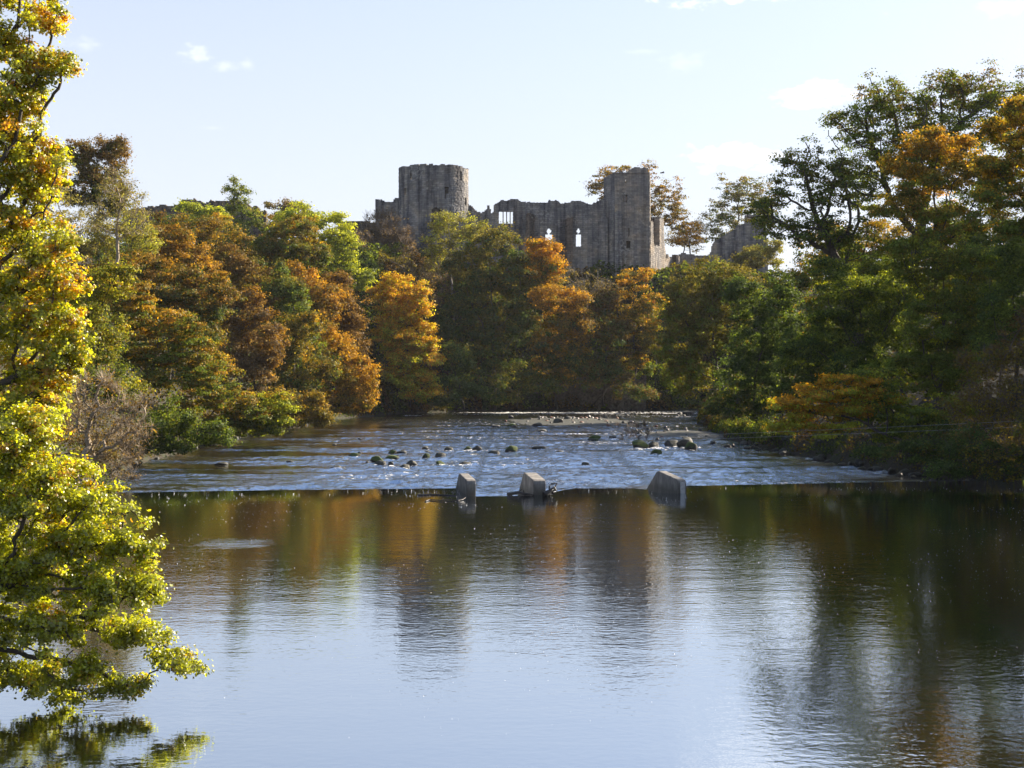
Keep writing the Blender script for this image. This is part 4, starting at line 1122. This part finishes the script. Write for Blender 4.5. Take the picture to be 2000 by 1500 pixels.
# --- near left bank
tree('bare_willow_tree', 'tangled bare pale willow leaning over the weir end on the left bank', 66, 120,
     [(180, 760, 60, 50), (240, 800, 50, 44), (270, 850, 44, 44), (220, 880, 60, 40), (180, 830, 60, 50), (240, 920, 40, 26), (150, 760, 50, 50)], 'greyb brown amber', n=6, rc=17, ls=4.2, cov=2.4, twigs=8, bark=M_PALEBARK, group=L, up=.1, wig=.35, trtip=.026, depth=.8)
tree('hazel_shrub', 'brown undergrowth bush behind the bare willow at the left bank', 72, 100,
     [(120, 820, 60, 60), (60, 760, 60, 70), (180, 880, 50, 40)], 'olive brown amber', n=40, rc=17, ls=5, cov=1.5, twigs=4, bark=M_TWIG, group=L, cat='shrub')
near = dict(rough=.2, shell=.22, mat=M_NEAR, n=62, group='maples in the left foreground', flat=.85, wig=.2)
tree('maple_tree', 'tall sunlit yellow and orange maple rising past the top left corner', 36, -260,
     [(30, -20, 80, 60), (90, 40, 56, 36), (20, 90, 80, 60), (105, 125, 52, 36), (50, 185, 56, 22), (20, 260, 70, 50), (75, 300, 66, 50), (10, 350, 70, 60), (30, 430, 60, 50), (90, 500, 66, 44), (130, 555, 56, 36), (20, 560, 90, 60), (60, 640, 90, 60),
      (150, 670, 46, 46), (60, 730, 90, 50), (130, 700, 50, 40), (0, 800, 90, 60), (-60, 200, 100, 90), (-60, 500, 100, 120), (60, 380, 56, 40), (20, 205, 76, 50), (95, 350, 50, 60), (115, 480, 56, 60), (110, 620, 66, 70), (90, 760, 60, 60), (55, 130, 60, 60), (-80, -60, 120, 120)],
     'ygreen lime yellow gold gold orange', cov=.8, rc=16, ls=7.2, shape=MAPLE, fork=.5, rmax=.4, trtip=.016, topw=.12, seed=5, **near)
tree('maple_tree', 'low sunlit yellow green tree reaching over the water in the left corner', 27, -200,
     [(40, 880, 90, 60), (50, 835, 80, 50), (120, 930, 90, 50), (60, 990, 110, 60), (180, 980, 80, 50), (140, 1060, 110, 60), (250, 1070, 70, 50), (60, 1120, 110, 70), (200, 1150, 100, 60), (290, 1150, 50, 50), (100, 1220, 110, 60), (250, 1240, 90, 46),
      (330, 1290, 60, 20), (180, 1310, 90, 40), (60, 1320, 80, 50), (20, 1390, 60, 14), (350, 1312, 48, 13), (240, 1345, 60, 22), (120, 1370, 70, 20), (-40, 1050, 120, 140), (-40, 1260, 100, 100)],
     'ygreen ygreen lime lime yellow gold', cov=.98, rc=17, ls=7.4, shape=OAK, fork=.45, rmax=.3, trtip=.012, topw=.25, seed=9, depth=.8, **near)

# the wood carries on beyond the right edge of the view and shades the bank
src_ = [o for o in C.objects if o.get('label', '').startswith('broad green tree filling')][0]
for (tx, ty, sc_) in ((44, 80, 1.0), (47, 66, 1.1), (43, 50, .9), (66, 112, 1.4), (58, 66, 1.2), (54, 48, 1.1), (75, 95, 1.4), (70, 75, 1.3), (72, 132, 1.4), (64, 155, 1.3), (85, 120, 1.4), (40, 96, .75), (38, 143, .8)):
    r2 = src_.copy(); C.objects.link(r2)
    r2.location = (tx, ty, float(ground(tx, ty)) - .3); r2.rotation_euler[2] = tx * 1.7; r2.scale = (sc_,) * 3
    r2['label'] = 'shaded green tree deep in the wood behind the right bank'; r2['group'] = 'trees deep in the wood on the right'
    for ch in list(src_.children):
        c2 = ch.copy(); C.objects.link(c2); c2.parent = r2

# ------------------------------------------------------------------ undergrowth
rg = np.random.RandomState(77)
def scrub(name, m, off, dfun, hmax, hsc, ylo, yhi, sizepx, dark):
    uy = ylo + (yhi - ylo) * rg.rand(m) ** 1.15; side = rg.rand(m) < 0.5
    dd_ = dfun(m) - off
    ux = np.where(side, np.interp(uy, *XL) - dd_, np.interp(uy, *XR) + dd_)
    k = rg.rand(m) < 0.3
    ux = np.where(k, rg.uniform(-60, 60, m), ux); uy = np.where(k, np.interp(ux, *YF) + dd_ * .9, uy)
    uz = ground(ux, uy)
    hgt = np.clip((vnoise(ux / hsc, uy / hsc) * .75 + vnoise(ux / hsc * 3, uy / hsc * 3) * .35 - .25) * hmax * 1.6, 0.08, hmax)
    P = np.stack([ux, uy, uz + rg.rand(m) ** .6 * hgt], 1)
    keep = uz > LOW - 0.12; P = P[keep]; P[:, 2] = np.maximum(P[:, 2], LOW + .03); P = P[(P[:, 1] > 84) | (P[:, 2] > 0)]; nn = len(P)
    base_c = np.array([PAL['dgreen'], PAL['brown'], PAL['olive'], PAL['green'], PAL['dgreen']])[(np.clip(vnoise(P[:, 0] / 5, P[:, 1] / 5) * 5, 0, 4.99)).astype(int)] * dark
    Vv, Fv = leaves(P, rg.normal(size=(nn, 3)) + [0, -.2, .6], np.clip(P[:, 1] / F * sizepx, .17, .8), rg)
    tag(mesh_np(name, Vv, Fv, M_LEAF, face_col=base_c * np.exp(rg.normal(size=(nn, 1)) * .4)), kind='stuff')
scrub('bank_undergrowth', 150000, 1.8, lambda m: rg.exponential(2.2, m) + 0.1, 1.9, 2.6, 20, 285, 4.6, .75)
scrub('hillside_scrub', 330000, 0, lambda m: rg.uniform(3, 75, m), 4.2, 5.0, 30, 330, 6.0, .8)

# ------------------------------------------------------------------ cliff faces
def cliff(name, label, px0, px1, Y, pyt, pyb, cell=0.35):
    tp = lambda u: Z(pyt, Y) + 1.6 * (vnoise(u * .5, u * 0) - .5)
    mp = lambda u, z, w: np.stack([u, Y + w + 1.4 * fbm(u * .9, z * .12, 3) + .9 * np.floor(fbm(u * .35 + 5, z * .45, 2) * 5) / 3, z], -1)
    o = lattice_wall(name, mp, X(px0, Y), X(px1, Y), Z(pyb, Y), Z(pyt, Y) + 1.5, 3.0, lambda u, z: z < tp(u), M_CLIFF, None, cell, 0.1)
    return tag(o, label, 'cliff')
cliff('rock_cliff', 'dark layered rock face at the waterline below the castle trees', 1030, 1262, 285.5, 735, 806)
cliff('rock_cliff', 'pale streaked rock outcrop right under the castle side wall', 1272, 1330, 311, 545, 610, .3)

# ------------------------------------------------------------------ rocks in the river
def rock_mesh(name, seed, mat, sharp=0.0, sub=3):
    import bmesh
    bm = bmesh.new(); bmesh.ops.create_icosphere(bm, subdivisions=sub, radius=1.0)
    rr = random.Random(seed)
    pl = [(Vector((rr.gauss(0, 1), rr.gauss(0, 1), rr.gauss(0, .8))).normalized(), rr.uniform(.48, .85)) for _ in range(13)]
    for v in bm.verts:
        p = v.co.copy()
        for nrm_, dd in pl:
            e = p.dot(nrm_) - dd
            if e > 0: p -= nrm_ * e * 0.9
        if sharp and p.z > 0:
            f_ = 1 - sharp * min(1, p.z); p.x = p.x * f_ + .15 * p.z; p.y *= f_
        p *= 1 + 0.05 * float(fbm(np.array([p.x * 3 + seed]), np.array([p.y * 3 + p.z * 2]), 2)[0])
        v.co = p
    me = bpy.data.meshes.new(name); bm.to_mesh(me); bm.free()
    me.materials.append(mat)
    for f_ in me.polygons: f_.use_smooth = True
    return me
def put_rock(name, me, px, py, w, h, label, group=None, zl=LOW, rot=0.0):
    x, y = onwater(px, py, zl)
    mpp = y / F
    o = bpy.data.objects.new(name, me); C.objects.link(o)
    hh = h * mpp * 1.0 + .08
    o.scale = (w / 2 * mpp * 1.25, w / 2 * mpp * 1.0, hh / 1.3)
    o.location = (x, y + w / 2 * mpp * .5, zl + hh - hh / 1.3 * 0.95)
    o.rotation_euler[2] = rot
    return tag(o, label, 'rock', group)
RM = {'m': [rock_mesh('rock', 11 + i, M_MOSS) for i in range(3)], 'd': [rock_mesh('rock', 21 + i, M_ROCK) for i in range(4)], 'p': [rock_mesh('rock', 31, M_ROCK, .75)]}
rr = random.Random(4)
for j, (px, py, w, h, kd, lb) in enumerate(RK):
    put_rock('river_rock', RM[kd][j % len(RM[kd])], px, py, w, h, lb, 'rocks standing in the rapids', rot=rr.uniform(-.5, .5))
CM = [rock_mesh('cobble', 51 + i, m_, 0, 2) for i, m_ in enumerate([M_PALEROCK, M_PALEROCK, M_ROCK, M_ROCK, M_REDROCK])]
cnt = 0
while cnt < 140:
    t = rr.random()
    if t < .55:
        px = rr.gauss(1110, 62); py = 817 + abs(rr.gauss(0, 8)) + (1150 - px) * -.01
        if not (945 < px < 1260 and py < 842): continue
    elif t < .85: px = rr.uniform(1235, 1420); py = 848 + rr.gauss(0, 5) + (px - 1330) * .03
    else: px = rr.uniform(1180, 1400); py = rr.uniform(806, 814)
    w = rr.uniform(4, 11) * (1 if t < .85 else .8)
    o = put_rock('cobble', CM[rr.choice([0, 1, 2, 2, 3, 4] if t < .85 else [2, 3])], px, py, w, w * rr.uniform(.35, .6), 'small rounded cobble lying in the shingle of the river bar', 'cobbles on the shingle bars', rot=rr.uniform(0, 3))
    cnt += 1
BM = [rock_mesh('bank_rock', 71 + i, M_ROCK, 0, 2) for i in range(4)]
for j in range(80):
    yy_ = rr.uniform(86, 150) if j < 58 else rr.uniform(105, 240); xx_ = (np.interp(yy_, *XR) + rr.gauss(-.6, .9)) if j < 58 else (np.interp(yy_, *XL) + rr.gauss(.3, .6))
    o = bpy.data.objects.new('bank_rock', BM[j % 4]); C.objects.link(o)
    r_ = rr.uniform(.25, .75); o.scale = (r_, r_ * rr.uniform(.6, 1), r_ * rr.uniform(.45, .75)); o.rotation_euler[2] = rr.uniform(0, 6)
    o.location = (xx_, yy_, max(LOW, float(ground(xx_, yy_))) + r_ * .12)
    tag(o, 'dark rock lying in the rubble along the river bank', 'rock', 'dark rocks along the foot of the banks')
# shingle bars (ground just above the water)
def bar(px0, px1, py0, py1, h):
    x0, ya = onwater(px0, py1, LOW); x1, yb = onwater(px1, py0, LOW)
    xx = np.linspace(min(X(px0, ya), X(px0, yb)), max(X(px1, ya), X(px1, yb)), 70); yy = np.linspace(ya, yb, 50)
    def f(gx, gy):
        e = 1 - ((gx - xx.mean()) / (xx[-1] - xx[0]) * 2) ** 2 - ((gy - yy.mean()) / (yy[-1] - yy[0]) * 2) ** 2
        return LOW - .35 + np.clip(e, -.2, 1) * h + .35 * fbm(gx * .8, gy * .5, 4)
    o = grid_mesh('gravel_bar', xx, yy, f, M_ROCK)
    return tag(o, kind='structure')
bar(940, 1260, 812, 838, .62)
bar(1230, 1440, 838, 862, .6)

# shingle at the foot of the right bank
tree('river_shrub', 'leafless dark shrub growing on mossy rocks in the rapids', 150, 1250,
     [(1235, 838, 34, 22), (1255, 850, 26, 18), (1215, 860, 20, 14)], 'greyb', n=0, rc=9, cov=1.6, twigs=9, bark=M_TWIG, group=None, cat='shrub', basez=-0.9, up=.9, trtip=.012, rtip=.012)

# ------------------------------------------------------------------ weir piers
def pier(label, fx, fy, thick, L_, ang, htop, hfront, slot=False, fw=0.3):
    """concrete fin: front end at (fx,fy), running downstream"""
    root = empty('weir_pier', (fx, fy, 0)); root.rotation_euler[2] = ang
    tag(root, label, 'weir pier', 'concrete piers on the weir crest')
    import bmesh
    prof = [(0, -1.4), (0, hfront - .22), (.10, hfront - .07), (.30, hfront), (L_ * .55, htop), (L_ * .62, htop - .06), (L_, -.5), (L_, -1.4)]
    bm = bmesh.new()
    A = [bm.verts.new((-thick / 2, s, z)) for s, z in prof]
    B = [bm.verts.new((thick / 2, s, z)) for s, z in prof]
    bm.faces.new(A); bm.faces.new(list(reversed(B)))
    for a in range(len(prof)):
        b = (a + 1) % len(prof)
        bm.faces.new((A[b], A[a], B[a], B[b]))
    bmesh.ops.recalc_face_normals(bm, faces=bm.faces)
    bmesh.ops.bevel(bm, geom=[e for e in bm.edges], offset=.05, segments=2, profile=.6, affect='EDGES')
    me = bpy.data.meshes.new('fin'); bm.to_mesh(me); bm.free(); me.materials.append(M_CONC)
    o = bpy.data.objects.new('fin', me); C.objects.link(o); o.parent = root
    if slot:
        bm = bmesh.new()
        def bx(x0, x1, y0, y1, z0, z1):
            vs = [bm.verts.new((x, y, z)) for x in (x0, x1) for y in (y0, y1) for z in (z0, z1)]
            for q_ in ((0, 1, 3, 2), (4, 6, 7, 5), (0, 4, 5, 1), (2, 3, 7, 6), (0, 2, 6, 4), (1, 5, 7, 3)): bm.faces.new([vs[i] for i in q_])
        bx(-.14, -.09, -.05, .02, -.9, hfront - .12); bx(.09, .14, -.05, .02, -.9, hfront - .12); bx(-.09, .09, -.012, .02, -.9, hfront - .14)
        bmesh.ops.recalc_face_normals(bm, faces=bm.faces)
        me = bpy.data.meshes.new('guide_rail'); bm.to_mesh(me); bm.free(); me.materials.append(M_METAL)
        o = bpy.data.objects.new('guide_rail', me); C.objects.link(o); o.parent = root
    return root
pier('narrow concrete pier furthest left on the weir', X(920.5, 74.6), 74.6, .50, 5.2, math.radians(10), .98, .84)
pier('stained concrete pier in the middle with driftwood caught beside it', X(1054, 74.8), 74.8, .68, 5.4, math.radians(9), 1.0, .82)
pier('longest concrete pier furthest right with steel guide rail', X(1333, 75.8), 75.8, .46, 6.0, math.radians(13), 1.0, .76, slot=True)

def wood(name, label, pts, rad, seed, branches=0):
    rgx = np.random.RandomState(seed)
    N = [np.array(p, float) for p in pts]; par = [-1] + list(range(len(pts) - 1))
    for b in range(branches):
        s = rgx.randint(1, len(pts)); st_ = N[s]
        d = rgx.normal(size=3) * [.5, .4, .6]; d /= np.linalg.norm(d)
        N.append(st_ + d * rgx.uniform(.15, .35)); par.append(s)
    V, Fq, r = tubes(np.array(N), np.array(par), rad, rad * 3, .6, 7)
    return tag(mesh_np(name, V, Fq, M_WOOD, smooth=True), label, 'driftwood')
wp = lambda px, py, z=0.0, dy=0: (onwater(px, py, z)[0], onwater(px, py, z)[1] + dy, z)
def at(px, py, Y): return (X(px, Y), Y, Z(py, Y))
wood('driftwood_branch', 'dark broken branch sticking up right of the middle pier', [at(1062, 968, 74.3), at(1070, 966, 74.4), at(1077, 961, 74.5), at(1082, 955, 74.5), at(1088, 944, 74.6)], .05, 3, 5)
wood('driftwood_branch', 'jagged stub leaning on the dark branch at the middle pier', [at(1064, 966, 74.2), at(1073, 960, 74.3), at(1083, 951, 74.3)], .045, 5, 5)
wood('driftwood_branch', 'dark debris caught left of the middle pier', [at(992, 966, 75.3), at(1000, 964, 75.2), at(1012, 962, 75.1), at(1024, 965, 74.9), at(1036, 965, 74.8)], .03, 6, 7)
wood('driftwood_log', 'long dark log lying in the water along the left crest', [at(815, 967, 74.6), at(840, 966, 74.8), at(870, 966.5, 74.7), at(900, 969, 74.2)], .028, 8, 2)
wood('driftwood_branch', 'thin looping branch floating in front of the left pier', [at(831, 979, 70.8), at(840, 976, 71.5), at(858, 977, 71.2), at(880, 976, 71.4), at(895, 978, 71.0), at(905, 975, 71.6)], .016, 9, 3)

# ------------------------------------------------------------------ cables over the river
def cable(label, A, B, sag, rad=.007):
    A = np.array(A); B = np.array(B); t = np.linspace(0, 1, 40)[:, None]
    N = A + (B - A) * t; N[:, 2] -= sag * 4 * t[:, 0] * (1 - t[:, 0])
    V, Fq, r = tubes(N, np.arange(-1, 39), rad, rad, .5, 5)
    tag(mesh_np('cable', V, Fq, M_METAL, smooth=True), label, 'cable', 'cables strung across the river')
cable('upper thin pale cable crossing in front of the right bank', at(2100, 817, 80), at(560, 872, 128), .25)
cable('lower thin pale cable crossing in front of the right bank', at(2100, 829, 80), at(560, 876, 128), .25)

# ------------------------------------------------------------------ flecks drifting on the pool
rg = np.random.RandomState(5)
m = 9000
fy_ = 24 + (80 - 24) * rg.rand(m) ** .55
fx_ = (rg.uniform(-.40, .42, m)) * fy_
q_ = .6 * vnoise(fx_ / 4, fy_ / 9) + .45 * vnoise(fx_ / 9 + fy_ / 30, fy_ / 1.6 + 40) + .25 * rg.rand(m)
ok = (fy_ < crest(fx_) - .3) & (q_ > .66) & (fx_ > np.interp(fy_, *XL) + 2)
fx_, fy_ = fx_[ok], fy_[ok]; nn = len(fx_)
P = np.stack([fx_, fy_, np.full(nn, .012)], 1)
Vv, Fv = leaves(P, np.tile([0, 0, 1.0], (nn, 1)) + rg.normal(size=(nn, 3)) * .25, rg.uniform(.02, .06, nn) * np.clip(fy_ / 62, .35, 1.2), rg)
tag(mesh_np('foam_flecks', Vv, Fv, M_SPECK), kind='stuff')

# ------------------------------------------------------------------ a crow in flight
def bird():
    x, y, z = at(1294, 338, 150)
    root = empty('crow', (x, y, z)); tag(root, 'tiny black bird in flight right of the square tower', 'bird')
    N = np.array([(-.24, 0, 0), (-.12, 0, .01), (0, 0, .02), (.12, 0, .03), (.2, 0, .04)])
    V, Fq, r = tubes(N, np.arange(-1, 4), .05, .06, .5, 7)
    o = mesh_np('body', V, Fq, M_FEATHER, parent=root, smooth=True)
    for s in (-1, 1):
        V = np.array([(-.08, 0, .03), (.1, 0, .03), (.07, s * .25, .13), (-.07, s * .25, .13), (0, s * .5, .06), (-.1, s * .48, .06)] )
        V = np.concatenate([V, V + [0, 0, .012]])
        Fq = [(0, 1, 2, 3), (3, 2, 4, 5), (6, 9, 8, 7), (9, 11, 10, 8), (1, 0, 6, 7), (2, 1, 7, 8), (0, 3, 9, 6), (4, 2, 8, 10), (3, 5, 11, 9), (5, 4, 10, 11)]
        mesh_np('wing', V, np.array(Fq), M_FEATHER, parent=root)
    root.rotation_euler[2] = .3
bird()
import sys
print('TREES', len(TREES), 'polys', sum(len(o.data.polygons) for o in sc.objects if o.type == 'MESH'))

# ------------------------------------------------------------------ air
import bmesh
bm = bmesh.new(); bmesh.ops.create_cube(bm, size=1.0)
me = bpy.data.meshes.new('haze'); bm.to_mesh(me); bm.free()
hz = bpy.data.objects.new('haze', me); C.objects.link(hz)
hz.scale = (1440, 1090, 70); hz.location = (0, 375, 30.5)
hm = bpy.data.materials.new('haze'); hm.use_nodes = True
for n_ in list(hm.node_tree.nodes): hm.node_tree.nodes.remove(n_)
ho = hm.node_tree.nodes.new('ShaderNodeOutputMaterial'); pv = hm.node_tree.nodes.new('ShaderNodeVolumePrincipled')
pv.inputs['Color'].default_value = (0.82, 0.88, 1.0, 1); pv.inputs['Density'].default_value = 0.00005; pv.inputs['Anisotropy'].default_value = 0.2
hm.node_tree.links.new(pv.outputs[0], ho.inputs['Volume'])
me.materials.append(hm); tag(hz, kind='stuff')
